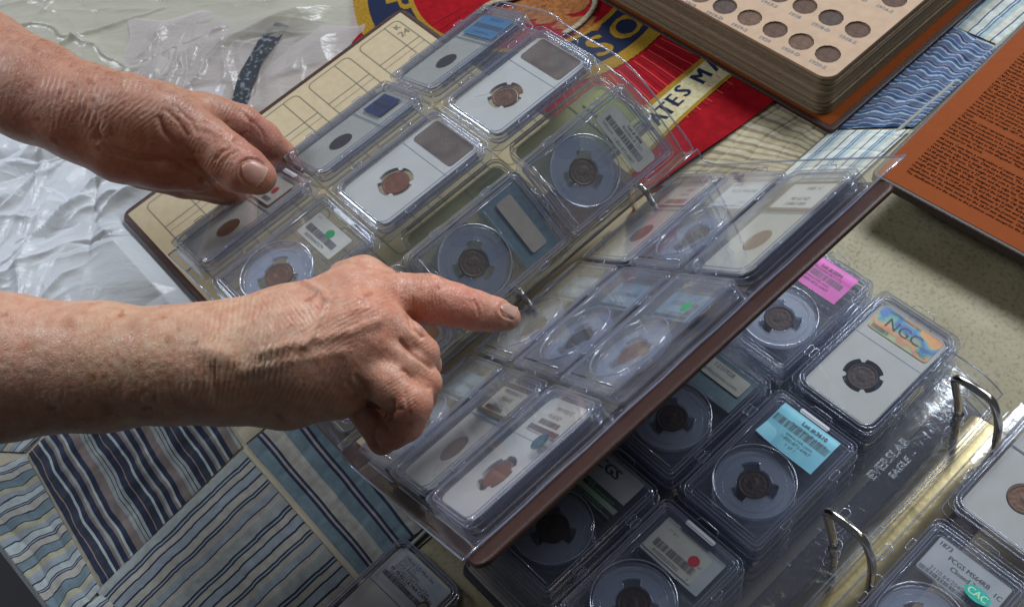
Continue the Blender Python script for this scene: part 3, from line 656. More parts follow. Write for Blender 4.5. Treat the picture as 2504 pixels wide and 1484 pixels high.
def bag(name, pts, mat, label, z0, amp, ang, seed, sc=(.10, .35), n=300, edge=None):
    P = [at(x, y, z0)[:2] for x, y in pts]; g = G()
    i, j = np.meshgrid(np.arange(n+1)/n, np.arange(n+1)/n); i = i.ravel(); j = j.ravel()
    X = ((P[0][None]*(1-i)[:, None]+P[1][None]*i[:, None])*(1-j)[:, None]+(P[3][None]*(1-i)[:, None]+P[2][None]*i[:, None])*j[:, None])
    e = np.minimum.reduce([i, 1-i, j, 1-j])
    X = X+np.stack([vnoise(X[:, 0]*.3, X[:, 1]*.3, seed+50)-.5, vnoise(X[:, 0]*.3, X[:, 1]*.3, seed+51)-.5], 1)*2.2*np.clip(1-e*10, 0, 1)[:, None]
    c, s = math.cos(ang), math.sin(ang); u = X[:, 0]*c+X[:, 1]*s; w = -X[:, 0]*s+X[:, 1]*c
    wu = u+5*(fbm(u*.08, w*.08, seed+20)-.5); ww = w+6*(fbm(u*.1, w*.07, seed+21)-.5)
    h = amp*(.8*fbm(wu*sc[0]*.7, ww*sc[1]*.4, seed, 2)+.12*ridged(wu*sc[0]*.6, ww*sc[1]*.8, seed+31, 2)-.25)
    rc = random.Random(seed); hub = [(rc.uniform(u.min(), u.max()), rc.uniform(w.min(), w.max())) for _ in range(5)]
    for _ in range(170):                   # straight creases fanning from pinched spots
        hx_, hy_ = rc.choice(hub); t_ = rc.gauss(0, .55)+(math.pi if rc.random() < .5 else 0); ln = rc.uniform(4, 22); cx_, cy_ = hx_+rc.gauss(0, 3), hy_+rc.gauss(0, 3)
        du, dw = wu-cx_, ww-cy_; al = du*math.cos(t_)+dw*math.sin(t_); ac = -du*math.sin(t_)+dw*math.cos(t_)
        h = h+rc.uniform(-.4, .6)*amp*.36*np.exp(-np.abs(ac)/rc.uniform(.10, .6))*np.clip(al/3, 0, 1)*np.clip((ln-al)/8, 0, 1)
    for _ in range(14):                   # big soft folds
        t_ = ang*0+rc.gauss(.15, .5); cx_, cy_ = rc.uniform(u.min(), u.max()), rc.uniform(w.min(), w.max()); ln = rc.uniform(10, 30)
        du, dw = wu-cx_, ww-cy_; al = du*math.cos(t_)+dw*math.sin(t_); ac = -du*math.sin(t_)+dw*math.cos(t_)+.06*al*np.sin(al*.25)
        h = h+rc.uniform(-.25, .8)*amp*.5*np.exp(-np.abs(ac/rc.uniform(.7, 1.8))**1.3)*np.clip((al+ln/2)/6, 0, 1)*np.clip((ln/2-al)/6, 0, 1)
    h *= np.clip(e*7, 0, 1)**.7
    Z = z0+np.clip(h, .02, None)
    # keep the film below the binder cover that lies on it
    rel = np.stack([X[:, 0], X[:, 1], Z], 1); uu = rel@aA; vv = rel@nA; ssn = rel@dA
    under = (uu > -32.5) & (ssn < 15.5) & (ssn > -17)
    lim = (-1.75-(X@aA[:2])*nA[:0].sum()-(X@nA[:2]))/nA[2]
    fade = np.clip((uu+32.9)/1.9, 0, 1)*np.clip((15.8-ssn)/1.6, 0, 1)*np.clip((ssn+17.4)/1.6, 0, 1)
    Z = np.where((fade > 0) & (Z > lim), Z*(1-fade)+np.maximum(lim, z0-.02)*fade, Z)
    g.add(np.c_[X, Z], [(b*(n+1)+a, b*(n+1)+a+1, (b+1)*(n+1)+a+1, (b+1)*(n+1)+a) for b in range(n) for a in range(n)])
    return tag(part(name, g, mat, None, True), label, 'plastic bag')
BAG1 = bag_mat('clear_bag_film', (.52, .51, .44), .50, bump=.35); BAG2 = bag_mat('white_bag_film', (.70, .74, .80), .66, rough=.30, bump=.3)
bag('plastic_bag', [(-260, -180), (955, -120), (880, 110), (-260, 430)], BAG1, 'clear grey-beige crumpled plastic bag behind the left arm, beside the flag', -2.75, 2.6, -.15, 3, sc=(.09, .5))
bag('plastic_bag', [(-260, 330), (560, 200), (530, 800), (-260, 800)], BAG2, 'white crumpled plastic bag between the two arms', -2.75, 3.6, .5, 9, sc=(.14, .22))
bag('plastic_bag', [(330, 30), (900, 60), (720, 330), (300, 420)], bag_mat('pink_white_bag_film', (.56, .50, .50), .40), 'thin pinkish white plastic film between the left hand and the flag', -2.6, 1.7, .9, 14, sc=(.10, .35))
# dark patterned ribbon under the film
LACE = pmat('black_paisley_cloth', (.012, .014, .02), .8, c2=(.12, .14, .17), scale=2.2, contrast=(.54, .64), detail=9)
rb = smooth_path([at(x, y, -2.1) for x, y in [(690, 60), (656, 99), (619, 153), (600, 204), (582, 262)]], 2); g = G(); v = []
for k, p in enumerate(rb):
    q = rb[min(k+1, len(rb)-1)]-rb[max(k-1, 0)]; q /= np.linalg.norm(q); s_ = np.cross(q, V(0, 0, 1))
    for m_ in range(4):
        v.append(p+s_*(m_-1.5)*.55+V(0, 0, .12*math.sin(k*.9+m_)))
g.add(v, [(4*k+m_, 4*k+m_+1, 4*k+m_+5, 4*k+m_+4) for k in range(len(rb)-1) for m_ in range(3)])
tag(part('cloth_strip', g, LACE, None, True), 'narrow black patterned cloth strip under the plastic film by the fingertips', 'cloth strip')

# ------------------------------------------------------------------ binder A: held open
BA = thing('binder', 'open brown binder held in the left hand, one cover raised toward the right', 'binder', frameM(dA*-1., aA, dA), 'brown coin binders')
def uvM(u, v, ang): return T((u, 0, v)) @ Matrix.Rotation(-ang, 4, 'Y')   # in binder frame x=u y=s z=v
# board local: x across from hinge, y along s, z up
def board(name, parent, w, s0, h, M, lining, side=1, th=.32):
    g = prism(rrect(0 if side > 0 else -w, s0, w if side > 0 else 0, s0+h, .7, 6), -th, 0, .1)
    o = part(name, g, BOARD, parent, False, M)
    m = .35; mo = .35 if side < 0 else 2.4
    part('lining_sheet', prism(rrect((.2 if side > 0 else -w+mo), s0+(m if side < 0 else 1.2), (w-mo if side > 0 else -.2), s0+h-(m if side < 0 else .9), .12, 3), .004, .03), lining, o)
    sweep(ring3(rrect(0 if side > 0 else -w, s0, w if side > 0 else 0, s0+h, .7, 6), -th/2), th/2+.02, g=(gg := G()), n=8)
    part('rounded_edge', gg, BOARD, o, True)
    return o
s0 = -15.5+1.0; H = 29.5       # binder frame origin is at dA*-1 -> local s = s+1
lb = board('left_cover', BA, 25.0, s0, H, uvM(-5.8, -1.0, 0), LINING, -1)
rbd = board('right_cover', BA, 25.3, s0, H, uvM(-.05, -.49, AR), LINING, 1)
g = prism(rrect(-5.75, s0+.05, 0.1, s0+H-.05, .2, 3), -.3, 0, .05); part('spine', g, BOARD, BA, False, uvM(0, -1.15, -.06))
g = prism(rrect(-4.2, s0+1, -1.0, s0+H-1, .5, 4), -1.1, -.75, .15); part('ring_plate', g, CHROME, BA)
# printed pocket outlines on the left lining
def lineq(g, x0, y0, x1, y1, w=.055, z=.04):
    dx, dy = x1-x0, y1-y0; L_ = math.hypot(dx, dy); nx, ny = -dy/L_*w, dx/L_*w
    g.add([(x0+nx, y0+ny, z), (x0-nx, y0-ny, z), (x1-nx, y1-ny, z), (x1+nx, y1+ny, z)], [(0, 1, 2, 3)])
g = G()
for k in range(5):
    for xx in range(3):
        x0 = -24.2+xx*7.2; y0 = s0+1.8+k*5.55; w_, h_ = 5.6, 4.4
        o_ = rrect(x0, y0, x0+w_, y0+h_, .5, 3)
        for a, b in zip(o_, o_[1:]+o_[:1]): lineq(g, *a, *b)
        lineq(g, x0+3.2, y0, x0+3.2, y0+h_); lineq(g, x0, y0+3.0, x0+w_, y0+3.0); lineq(g, x0+3.9, y0, x0+3.9, y0+h_, .03)
put_text(g, "24", -22.4, s0+H-1.7, 1.0, .04, rot=math.radians(90), bold=.04, res=2)
put_text(g, "K", -23.4, s0+H-1.7, .8, .04, rot=math.radians(90), bold=.04, res=2)
part('printed_outline', g, GOLDB, lb)
# rings
for s_ in (11.2, -.2, -11.6):
    p = smooth_path([(1.0, s_+1, -.2), (.7, s_+1, 2.0), (1.1, s_+1, 3.7), (2.2, s_+1, 3.9), (3.2, s_+1, 2.6), (3.4, s_+1, .8)], 2)
    part('ring', sweep(p, .22, closed=False, n=12), CHROME, BA, True)

# ------------------------------------------------------------------ clear slab pages
def pocket_geo():
    g = G(); o = rrect(-3.08, -3.5, 3.08, 6.05, .55, 6); n = len(o)
    top = rrect(-2.98, -3.4, 2.98, 5.95, .5, 6)
    v = ring3(o, -.58)+ring3(top, .50); g.add(v, [(i, (i+1) % n, n+(i+1) % n, n+i) for i in range(n)])
    flat(rrect(-2.98, -3.4, 2.98, 5.95, .5, 6), .502, g, 1)
    return g
def pocket_rim():
    g = G()
    sweep(ring3(rrect(-3.08, -3.5, 3.08, 6.05, .55, 6), -.56), .03, g=g); sweep(ring3(rrect(-2.98, -3.4, 2.98, 5.95, .5, 6), .42), .022, g=g)
    for x, y in ((-3.05, -.9), (3.05, -.9), (-3.05, 3.4), (3.05, 3.4)):      # retaining nubs
        sweep(ring3(rrect(x-.14, y-.38, x+.14, y+.38, .12, 3), .5), .03, n=5, g=g)
    sweep([(-.8, 6.0, .45), (-.6, 6.3, .5), (.6, 6.3, .5), (.8, 6.0, .45)], .035, closed=False, n=5, g=g)
    return g
def POCKET(film):
    k = 'pocket'+film.name
    if k not in ME:
        g = pocket_geo(); ME[k] = mesh('pocket', g, [WALL, film]); ME[k].polygons.foreach_set('use_smooth', [m == 0 for m in g.m])
    return ME[k]
def pocket(parent, M, film=None):
    mob('pocket', POCKET(film or FILM), parent, M)
    mob('pocket_rim', cached('pocket_rim', pocket_rim, RIM, True), parent, M)
def sheet_poly(path, s0, s1, mat, parent, name='sheet', n=24, wob=.0, seed=0):
    """path of world points in cross-section, extruded along dA from s0 to s1"""
    g = G(); v = []
    P = smooth_path(path, 2)
    for p in P:
        for k in range(n+1):
            s = s0+(s1-s0)*k/n; v.append(p+dA*s+nA*(wob*math.sin(s*1.3+p[0]*.7+seed)))
    m_ = n+1; g.add(v, [(a*m_+b, a*m_+b+1, (a+1)*m_+b+1, (a+1)*m_+b) for a in range(len(P)-1) for b in range(n)])
    # thick welded border
    o = part(name, g, mat, parent, True)
    bd = [v[b] for b in range(m_)]+[v[a*m_+n] for a in range(1, len(P))]+[v[(len(P)-1)*m_+b] for b in range(n-1, -1, -1)]+[v[a*m_] for a in range(len(P)-2, 0, -1)]
    part('welded_border', sweep(bd, .07, n=6), EDGE, parent, True); return o
def cs(u, v): return aA*u+nA*v
def lpt(c, a, z):
    u, v = colsA[c]; b = beA[c]; return cs(u+a*math.cos(b)-z*math.sin(b), v+a*math.sin(b)+z*math.cos(b))
PGL = thing('coin_page', 'top clear coin case page arched over the left cover, pressed by the thumb', 'coin page')
path = [lpt(0, -3.9, -.6), lpt(0, -3, -.6), lpt(0, 0, -.6), lpt(0, 3.0, -.6), lpt(1, -2.8, -.6), lpt(1, 0, -.6), lpt(1, 3, -.6), lpt(2, -2.6, -.6), lpt(2, 0, -.6), lpt(2, 3.2, -.6), cs(2.9, 4.3), cs(1.6, 3.2)]
sheet_poly(path, -15.6, 15.4, PAGE, PGL, wob=.06)
PGR = thing('coin_page', 'top clear coin case page lying on the raised right cover', 'coin page')
axR = aA*math.cos(AR)+nA*math.sin(AR)
def rpt(a, z): return aA*5.36+nA*4.88+axR*a+np.cross(axR, dA)*z
path = [cs(2.2, 3.3), rpt(-3.6, -.5), rpt(0, -.6), rpt(6.5, -.6), rpt(13, -.58), rpt(15.8, -.55), rpt(16.45, -.5)]
sheet_poly(path, -15.8, 16.4, PAGE, PGR, wob=.07, seed=2)
for r in range(3):
    for c in range(3):
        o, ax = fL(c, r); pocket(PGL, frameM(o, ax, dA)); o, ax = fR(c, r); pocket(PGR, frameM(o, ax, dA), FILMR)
# a second page under the arch, tinted by what is on it
PG2 = thing('coin_page', 'second clear coin case page under the arched one, seen between its pockets', 'coin page')
def lpt2(c, a, z): return lpt(c, a, z)
path = [cs(-16, 5.2), cs(-10, 7.4), cs(-5, 7.9), cs(-1.5, 7.2), cs(1.2, 5.0), cs(2.2, 3.4)]
sheet_poly(path, -15.4, 15.2, clear('yellowed_vinyl', tint=(.92, .92, .80), milk=.12, mcol=(.62, .62, .42), gl=1), PG2)

# ------------------------------------------------------------------ slabs
def PL_(box, mat, **k): return dict(box=box, mat=mat, **k)
GS = 'coin cases in the binder pages'
HA = lambda a, b: [(a, .3, 4.92, .36, .012), (b, .2, 4.6, .34), ("www.HA.com", 0, 3.72, .32), ("1-800-872-6467", 0, 3.4, .33)]
SL = []
def SB(c, r, *a, **k): SL.append(slab(fB(c*6.464, r*10.166), aB, dB, *a, **k)); return SL[-1]
SB(0, 2, 'P', 'clear coin case with a magenta lot sticker and dark coin, half under the raised cover', COIN_D, PL_((-2.0, 2.85, 2.0, 5.45), PINK, z=.47, curl=1, text=HA("Lot #:3094", "Auction #:1172"), bar=[(-1.7, 3.9, 3.3, .5)]))
SB(0, 1, 'P', 'clear coin case with a pale printed strip ending in Collections.com, beside the raised cover', COIN_D, PL_((-2.0, 3.75, 2.0, 5.05), PAPER, z=.15, text=[("1250928", .1, 4.75, .46), ("Collections.com", .15, 4.15, .44)], under=[((-2.35, 2.6, 2.3, 5.45), TEAL, .05)]))
SB(0, 0, 'P', 'clear coin case with a dark coin and a grey label striped in bright green print', COIN_D, PL_((-2.0, 2.7, 2.0, 5.7), GREYL, z=.12, text=[("PCGS", -.6, 5.0, .95, .05)], rect=[(-2.0, 3.35, 2.0, 3.85), (-2, 2.72, 2.0, 3.0)]))
lab_green = SL[-1].children[-1]
g = G()
for i, (x, y) in enumerate([(-1.2, 3.68), (.5, 3.50), (-.4, 3.18), (1.0, 3.1), (.2, 2.86)]): put_text(g, "PCGS NASDAQ:CLCT", x, y, .22, .150, res=1)
part('green_print', g, GREENINK, lab_green)
s_ = SB(1, 2, 'N', 'white-faced coin case with rainbow hologram label and dark coin behind the farther ring', COIN_D, PL_((-2.15, 3.2, 2.2, 5.2), HOLO, z=.15, r=.25, text=[("NGC", -.1, 4.2, 1.15, .01), ("NUMISMATIC", 1.1, 3.95, .26), ("PNG", 1.6, 3.5, .4)], bar=[(-1.9, 3.3, 1.2, .3), (-1.6, 4.95, 2.2, .16)]))
SB(1, 1, 'P', 'clear coin case with a torn sky-blue lot sticker reading 3610, beside the nearer ring', COIN_D, PL_((-2.05, 2.5, 2.05, 5.3), SLOTC, z=.47, curl=2, text=[("Lot #:3610", .5, 4.85, .40, .014), ("Auction # 1333", .35, 4.5, .40), ("www.HA.com", .25, 3.72, .33), ("1-800-872-6467", .2, 3.4, .33), ("1 of 1", .1, 3.05, .33)], bar=[(-1.95, 3.95, 3.9, .55)]))
SB(1, 0, 'P', 'clear coin case with a white barcode label and red dot at the bottom edge', COIN_D, PL_((-2.0, 2.85, 1.5, 4.85), PAPER, z=.15, text=[("A0000635900", -.5, 3.05, .34), ("1:1 st 1", -1.2, 4.6, .24), ("57", 1.25, 4.0, .24), ("3", 1.2, 3.0, .24)], bar=[(-1.7, 3.3, 2.9, .5)], dot=[(.75, 4.1, .34, RED)], under=[((-2.1, 2.65, 2.2, 5.2), GREYL, .10)]))
SL.append(slab(fB(17.85, 20.0, -.3), aB, dB, 'N', 'white-faced coin case with a bronze coin on the right page, beside the farther ring', COIN_M, None, None, WHITE, tabs=False))
SL.append(slab(fB(18.1, 9.8, -.4), aB, dB, 'P', 'clear coin case labelled 1873 with an oval green hologram sticker, bottom right corner', COIN_M, PL_((-2.2, 2.75, 2.3, 5.15), GREYL, z=.15, text=[("1873", -1.65, 4.8, .42, .012), ("PCGS MS64RB", .1, 4.35, .42, .012), ("Closed 3", .0, 3.9, .42, .012), ("1C", 1.95, 4.2, .42, .012), ("2110.64/20406881", -.2, 3.25, .38)], bar=[(-2.1, 2.82, 3.9, .26)])))
g = prism([(1.15+.78*math.cos(t), 3.45+.42*math.sin(t)) for t in np.linspace(0, 2*math.pi, 32, endpoint=False)], .49, .505)
lo = part('oval_sticker', g, pmat('green_foil', (.02, .36, .24), .35, c2=(.03, .45, .42), scale=6, metal=.4), SL[-1])
g = G(); put_text(g, "CAC", 1.15, 3.45, .56, .512, bold=.015, res=3); part('sticker_print', g, pmat('pale_green_print', (.55, .9, .6), .4), lo)
# held binder, left page
def SA(c, r, *a, **k):
    o, ax = fL(c, r); SL.append(slab(o, ax, dA, *a, **k)); return SL[-1]
SA(0, 2, 'N', 'cloudy coin case with a blue sticker at the far corner of the arched page', COIN_D, PL_((-1.9, 2.9, 2.1, 5.2), BLUEL, z=.2, text=[('Lot #3121', .2, 4.85, .42, .015), ('www.HA.com', .1, 3.35, .34, .01)], rect=[(-1.7, 3.8, 1.9, 4.25)], ink=pmat('faded_ink', (.04, .09, .16), .6)), insert=IVORY, tabs=False, coin_r=.85)
SA(0, 1, 'N', 'cloudy coin case with a small navy sticker beside the fingertip', COIN_D, PL_((-1.6, 3.0, .9, 5.0), NAVYL, z=.2, text=[('Lot 3122', -.35, 4.5, .42, .015), ('64 RB', -.35, 3.5, .42, .015)], bar=[(-1.4, 3.8, 2.1, .35)]), insert=IVORY, tabs=False)
SA(0, 0, 'N', 'ivory-faced coin case with a red-dot label under the thumb', COIN_M, PL_((-1.9, 2.8, 1.4, 5.0), PAPER, z=.2, bar=[(-.3, 3.0, 1.2, .35)], rect=[], dot=[(.2, 4.0, .33, RED)]), insert=IVORY, tabs=False)
FT = [("NGC", 0, 4.3, 1.0, .01)]
SA(1, 2, 'N', 'white-faced coin case with grey-brown foil label and a hair across its coin', COIN_M, PL_((-2.05, 3.1, 2.0, 5.3), BROWNL, z=.15, r=.25, text=[("NGC", .9, 4.3, .85)], ink=SILVERINK))
SA(1, 1, 'N', 'white-faced coin case with plain brown foil label, middle of the arched page', COIN_R, PL_((-2.1, 3.1, 2.0, 5.3), BROWNL, z=.15, r=.25, text=[("NGC", -.1, 4.3, .85)], ink=pmat('dull_foil', (.34, .29, .25), .3, metal=.6)))
SA(1, 0, 'P', 'clear coin case with a white barcode label and green dot above the right hand', COIN_M, PL_((-2.0, 2.85, 1.75, 4.8), PAPER, z=.15, text=[("A0000447579", -.35, 3.12, .36), ("1:1 S", -1.6, 4.55, .22)], bar=[(-1.75, 3.4, 3.0, .5)], dot=[(.1, 4.15, .33, GREEN)]))
SA(2, 2, 'P', 'clear coin case with a faded paper lot sticker near the flag', COIN_G, PL_((-2.2, 2.85, 2.4, 4.65), PAPER, z=.2, r=.3, text=[("Lot # 3098", .3, 4.42, .32, .01), ("Auction # 1271", .4, 4.12, .34), ("HA.com", -1.2, 3.2, .32), ("1-800-872-6467", .6, 3.1, .32)], bar=[(-1.8, 3.42, 3.7, .46)]))
SA(2, 1, 'P', 'clear coin case with a blank tan label above the pointing finger', COIN_G, PL_((-1.95, 3.45, 2.0, 4.7), TAN, z=.2, r=.18, under=[((-2.4, 2.5, 2.5, 5.4), TEAL, .05)]))
SA(2, 0, 'N', 'coin case with an iridescent label mostly hidden beneath the right hand', COIN_M, PL_((-2.0, 3.2, 2.1, 5.2), HOLO, z=.15, r=.3), tabs=False, insert=IVORY)
# held binder, right page
def SR(c, r, *a, **k):
    o, ax = fR(c, r, z=.0); SL.append(slab(o, ax, dA, *a, **k)); return SL[-1]
BLG = PL_; BARI = dict(text=[("PCGS MS64RB", .1, 3.95, .42), ("2216.64/37790", -.2, 3.18, .32)], bar=[(-1.8, 2.78, 3.4, .26)])
BLU = pmat('blue_grey_label', (.14, .22, .30), .45, c2=(.34, .42, .48), scale=.45, contrast=(.4, .6))
REDI = pmat('red_brown_ink', (.30, .07, .05), .6)
SR(0, 2, 'N', 'coin case with a red-printed label on the raised page, next to the ring', COIN_M, PL_((-1.7, 2.9, 1.6, 4.9), PAPER, z=.15, text=[("1902", .2, 4.5, .5), ("MS 64", .2, 4.0, .4)], bar=[(-1.2, 3.05, 2.4, .5)], ink=REDI), insert=IVORY, tabs=False)
SR(1, 2, 'P', 'clear coin case labelled 1904, middle of the top row on the raised page', COIN_G, PL_((-2.0, 2.7, 2.0, 5.3), GREYL, z=.12, text=[("1904", -1.5, 5.0, .42), ("1C", 1.6, 5.0, .42), ("PCGS MS65RD", .1, 4.4, .44, .01), ("Series: 13", -1.3, 3.3, .34), ("Coin: 4", 1.3, 3.3, .34), ("2216.65/07787", 0, 2.92, .3)]))
SR(2, 2, 'N', 'white-faced coin case labelled 1905 at the top outer corner of the raised page', COIN_R, PL_((-2.0, 2.8, 2.0, 5.0), WHITE, z=.15, text=[("1905 1C", .3, 4.55, .42, .012), ("MS 65 RD", .0, 3.6, .42, .012), ("150857-005", .0, 3.15, .40, .012)], rect=[(-1.0, 3.85, .9, 4.3)][:0], under=[((-2.3, 2.6, 2.3, 5.25), BROWN, .14)]), insert=IVORY, tabs=False)
SR(0, 1, 'P', 'blue-labelled clear coin case just right of the pointing fingertip', COIN_D, PL_((-1.8, 2.7, 1.8, 4.9), BLU, z=.12, **BARI))
SR(1, 1, 'P', 'blue-labelled clear coin case in the centre pocket of the raised page', COIN_D, PL_((-1.9, 2.7, 1.9, 4.9), BLU, z=.12, **BARI))
SR(2, 1, 'P', 'blue-labelled clear coin case with a green dot beside the raised cover edge', COIN_R, PL_((-1.9, 2.7, 2.1, 4.8), BLU, z=.12, dotz=.46, dot=[(1.1, 3.5, .38, GREEN)], **BARI))
SR(0, 0, 'P', 'blue-labelled clear coin case behind the curled fingers, bottom row of the raised page', COIN_D, PL_((-1.9, 2.7, 1.9, 4.9), BLU, z=.12, **BARI))
SR(1, 0, 'N', 'coin case labelled 1909 INDIAN with a brown-bordered label, right of the curled fingers', COIN_R, PL_((-1.75, 3.0, 1.75, 4.85), PAPER, z=.16, text=[("1909 INDIAN 1C", .1, 4.6, .36, .01), ("MS64RB", .1, 4.05, .42, .012), ("3902455-004", -.1, 3.5, .24)], bar=[(-1.4, 3.1, 2.3, .3)], under=[((-2.1, 2.75, 2.1, 5.2), BROWN, .15)]), insert=WHITE, tabs=False)
s_ = SR(2, 0, 'N', 'white-faced coin case with a round green-blue sticker, beside the raised cover edge', COIN_R, PL_((-1.8, 3.0, 1.9, 5.1), PAPER, z=.16, text=[("1909 VDB 1C", .1, 4.75, .36), ("MS 65 RD", -.2, 4.2, .36)], bar=[(-1.2, 3.55, 2.3, .35)], rect=[(-1.7, 3.05, 1.8, 3.4)], ink=INKB), insert=WHITE, tabs=True)
part('round_sticker', prism(circle(1.45, 2.45, .55, 28), .485, .50), pmat('green_blue_foil', (.01, .08, .05), .4, c2=(.01, .05, .14), scale=.8), s_)
for q_ in SL:                              # white inventory tabs stuck on the top edge of some cases
    if any(w in q_['label'] for w in ('green dot above', 'torn sky-blue', 'red dot at the bottom', 'under the thumb')):
        part('edge_tab', prism(rrect(-1.1, 5.40, 1.0, 5.70, .12, 4), .455, .475), pmat('tab_white', (.72, .74, .78), .4) if 'tab_white' not in bpy.data.materials else bpy.data.materials['tab_white'], q_)
# slabs of the second page that show yellow between the pockets
YL = pmat('yellow_card', (.46, .46, .26), .5, c2=(.40, .42, .28), scale=.8)
for r_ in (1, 2):
    u, v = -2.6, 6.6
    o = aA*u+nA*v+dA*(-11.64+9.68*r_+1.2); ax = aA*math.cos(-.10)+nA*math.sin(-.10)
    SL.append(slab(o, ax, dA, 'N', 'yellowish coin case on the page below, glimpsed %s' % ('beside the tan-labelled slab' if r_ == 1 else 'beside the faded-sticker slab near the flag'), COIN_D,
              PL_((-1.8, 3.2, 2.1, 5.1), pmat('olive_label%d' % r_, (.16, .22, .12) if r_ == 1 else (.50, .54, .16), .5), z=.15), insert=YL, tabs=False))

# ------------------------------------------------------------------ binder B: lying open at lower right
BB = thing('binder', 'large dark-edged binder lying open at lower right, full of coin cases', 'binder', frameM(fB(0, 0, 0), aB, dB), 'brown coin binders')
zb = ZT-2.5                               # table in binder-local z
g = prism(rrect(-4.4, -4.6, 10.0, 26.3, .6, 5), zb+.01, zb+.33, .08); o = part('left_cover', g, BLACKB, BB)
part('lining_sheet', prism(rrect(-4.0, -4.2, 9.9, 25.9, .2, 3), zb+.335, zb+.36), LINING, o)
g = prism(rrect(16.5, -4.6, 42, 26.3, .6, 5), zb+.01, zb+.33, .08); o = part('right_cover', g, BOARD, BB)
part('lining_sheet', prism(rrect(16.6, -4.2, 41.6, 25.9, .2, 3), zb+.335, zb+.36), LINING, o)
part('spine', prism(rrect(9.98, -4.55, 16.52, 26.25, .3, 3), zb+.012, zb+.30, .05), BOARD, BB)
n_ = 14; v = []                            # arched ring mechanism
for k in range(n_+1):
    t = math.pi*k/n_; x = 13.2-1.75*math.cos(t); z = zb+.5+.95*math.sin(t)
    v += [(x, -3.6, z), (x, 25.4, z)]
g = G().add(v, [(2*k, 2*k+1, 2*k+3, 2*k+2) for k in range(n_)]); part('ring_plate', g, GOLDM, BB, True)
for s_ in (22.6, 10.7, -1.2):
    zq = 2.05
    p = smooth_path([(12.3, s_, zb+1.1), (11.9, s_, -.6), (11.1, s_, 1.6), (10.95, s_, 2.0), (11.2, s_, 2.3), (13.1, s_, 2.4), (13.6, s_, 2.1), (14.3, s_, .6), (14.6, s_, -1.8), (14.5, s_, zb+1.2)], 2)
    part('ring', sweep(p, .25, closed=False, n=14), CHROME, BB, True)
    part('ring_ferrule', sweep([(11.95, s_, -.9), (11.95, s_, -2.2)], .3, closed=False, n=14), CHROME, BB, True)
def pageB(x0, x1, z, label, side, pockets, mat=PAGE, embossed=None):
    t = thing('coin_page', label, 'coin page', frameM(fB(0, 0, 0), aB, dB))
    g = G(); nx, ny = 30, 40; v = []
    for j in range(ny+1):
        for i in range(nx+1):
            x = x0+(x1-x0)*i/nx; y = -4.3+30.2*j/ny
            v.append((x, y, z-.6+.10*math.sin(x*.9+y*.35+z)+(-.9*max(0, (x-9.8)/3)**2 if side < 0 else -.9*max(0, (15.8-x)/3)**2)))
    g.add(v, [(j*(nx+1)+i, j*(nx+1)+i+1, (j+1)*(nx+1)+i+1, (j+1)*(nx+1)+i) for j in range(ny) for i in range(nx)])
    part('sheet', g, mat, t, True)
    bd = [v[i] for i in range(nx+1)]+[v[j*(nx+1)+nx] for j in range(1, ny+1)]+[v[ny*(nx+1)+i] for i in range(nx-1, -1, -1)]+[v[j*(nx+1)] for j in range(ny-1, 0, -1)]
    part('welded_border', sweep(bd, .06, n=6), EDGE, t, True)
    for (x, y) in pockets: pocket(t, T((x, y, z)))
    for s_ in (22.6, 10.7, -1.2):
        xx = 11.95 if side < 0 else 14.9; zz = z-.72 if side < 0 else z-.72
        part('ring_hole', sweep(ring3(circle(xx, s_, .42, 20), zz), .035, n=5), EDGE, t, True)
        part('ring_hole', sweep(ring3(rrect(xx-1.0, s_+1.1, xx-.5, s_+2.2, .2, 4), zz+.1), .04, n=5), EDGE, t, True)
    if embossed:
        g = G()
        for (txt, x, y, sz) in embossed:
            outline_text(g, txt, x, y, sz*.85, z-.42, math.radians(90), .022)
        part('embossed_lettering', g, EMBOSS, t, True)
    return t
PKL = [(c*6.464, r*10.166) for r in range(3) for c in (0, 1)]
pageB(-3.7, 12.9, 0, 'clear embossed page of coin cases, top of the left stack in the open binder', -1, PKL, embossed=[("EVERSLAB", 10.9, 17.0, .95), ("EAGLE", 11.7, 17.0, .7)])
for k in (1, 2, 3):
    t = pageB(-3.7, 12.9, -1.18*k, ['second', 'third', 'lowest'][k-1]+' clear page in the left stack of the open binder, counted downward', -1, PKL, WALL if k == 3 else PAGE)
pageB(14.1, 40, -.35, 'clear embossed page on the right side of the open binder', 1, [(17.85, 20.0), (18.1, 9.8), (18.1, -.3), (24.4, 9.8), (24.4, 20)], embossed=[("EAGLE", 15.15, 19.0, .95), ("PATENT", 15.9, 18.9, .6)])
# lower slabs of the stack, seen at the sides
GLOW = 'coin cases in the lower pages'
TOPD = {(0, 0): 'green-striped', (1, 0): 'red-dot barcode', (0, 1): 'Collections.com', (1, 1): 'torn sky-blue stickered', (0, 2): 'magenta-stickered', (1, 2): 'rainbow hologram'}
proto = slab(fB(0, 0, -1.2), aB, dB, 'P', 'dim coin case in the second layer, half hidden under the cover corner', COIN_D, None, GLOW)
for k in (1, 2, 3):
    for c, r in ((0, 0), (1, 0), (0, 1), (1, 1), (0, 2), (1, 2)):
        if (k, c, r) == (1, 0, 0): continue
        q = proto.copy(); COL.objects.link(q); q['label'] = 'dim coin case in the %s layer directly beneath the %s case' % (['', 'second', 'third', 'lowest'][k], TOPD[(c, r)]); q.matrix_world = frameM(fB(c*6.464, r*10.166, -1.18*k), aB, dB)
        for ch in proto.children:
            cc = ch.copy(); COL.objects.link(cc); cc.parent = q

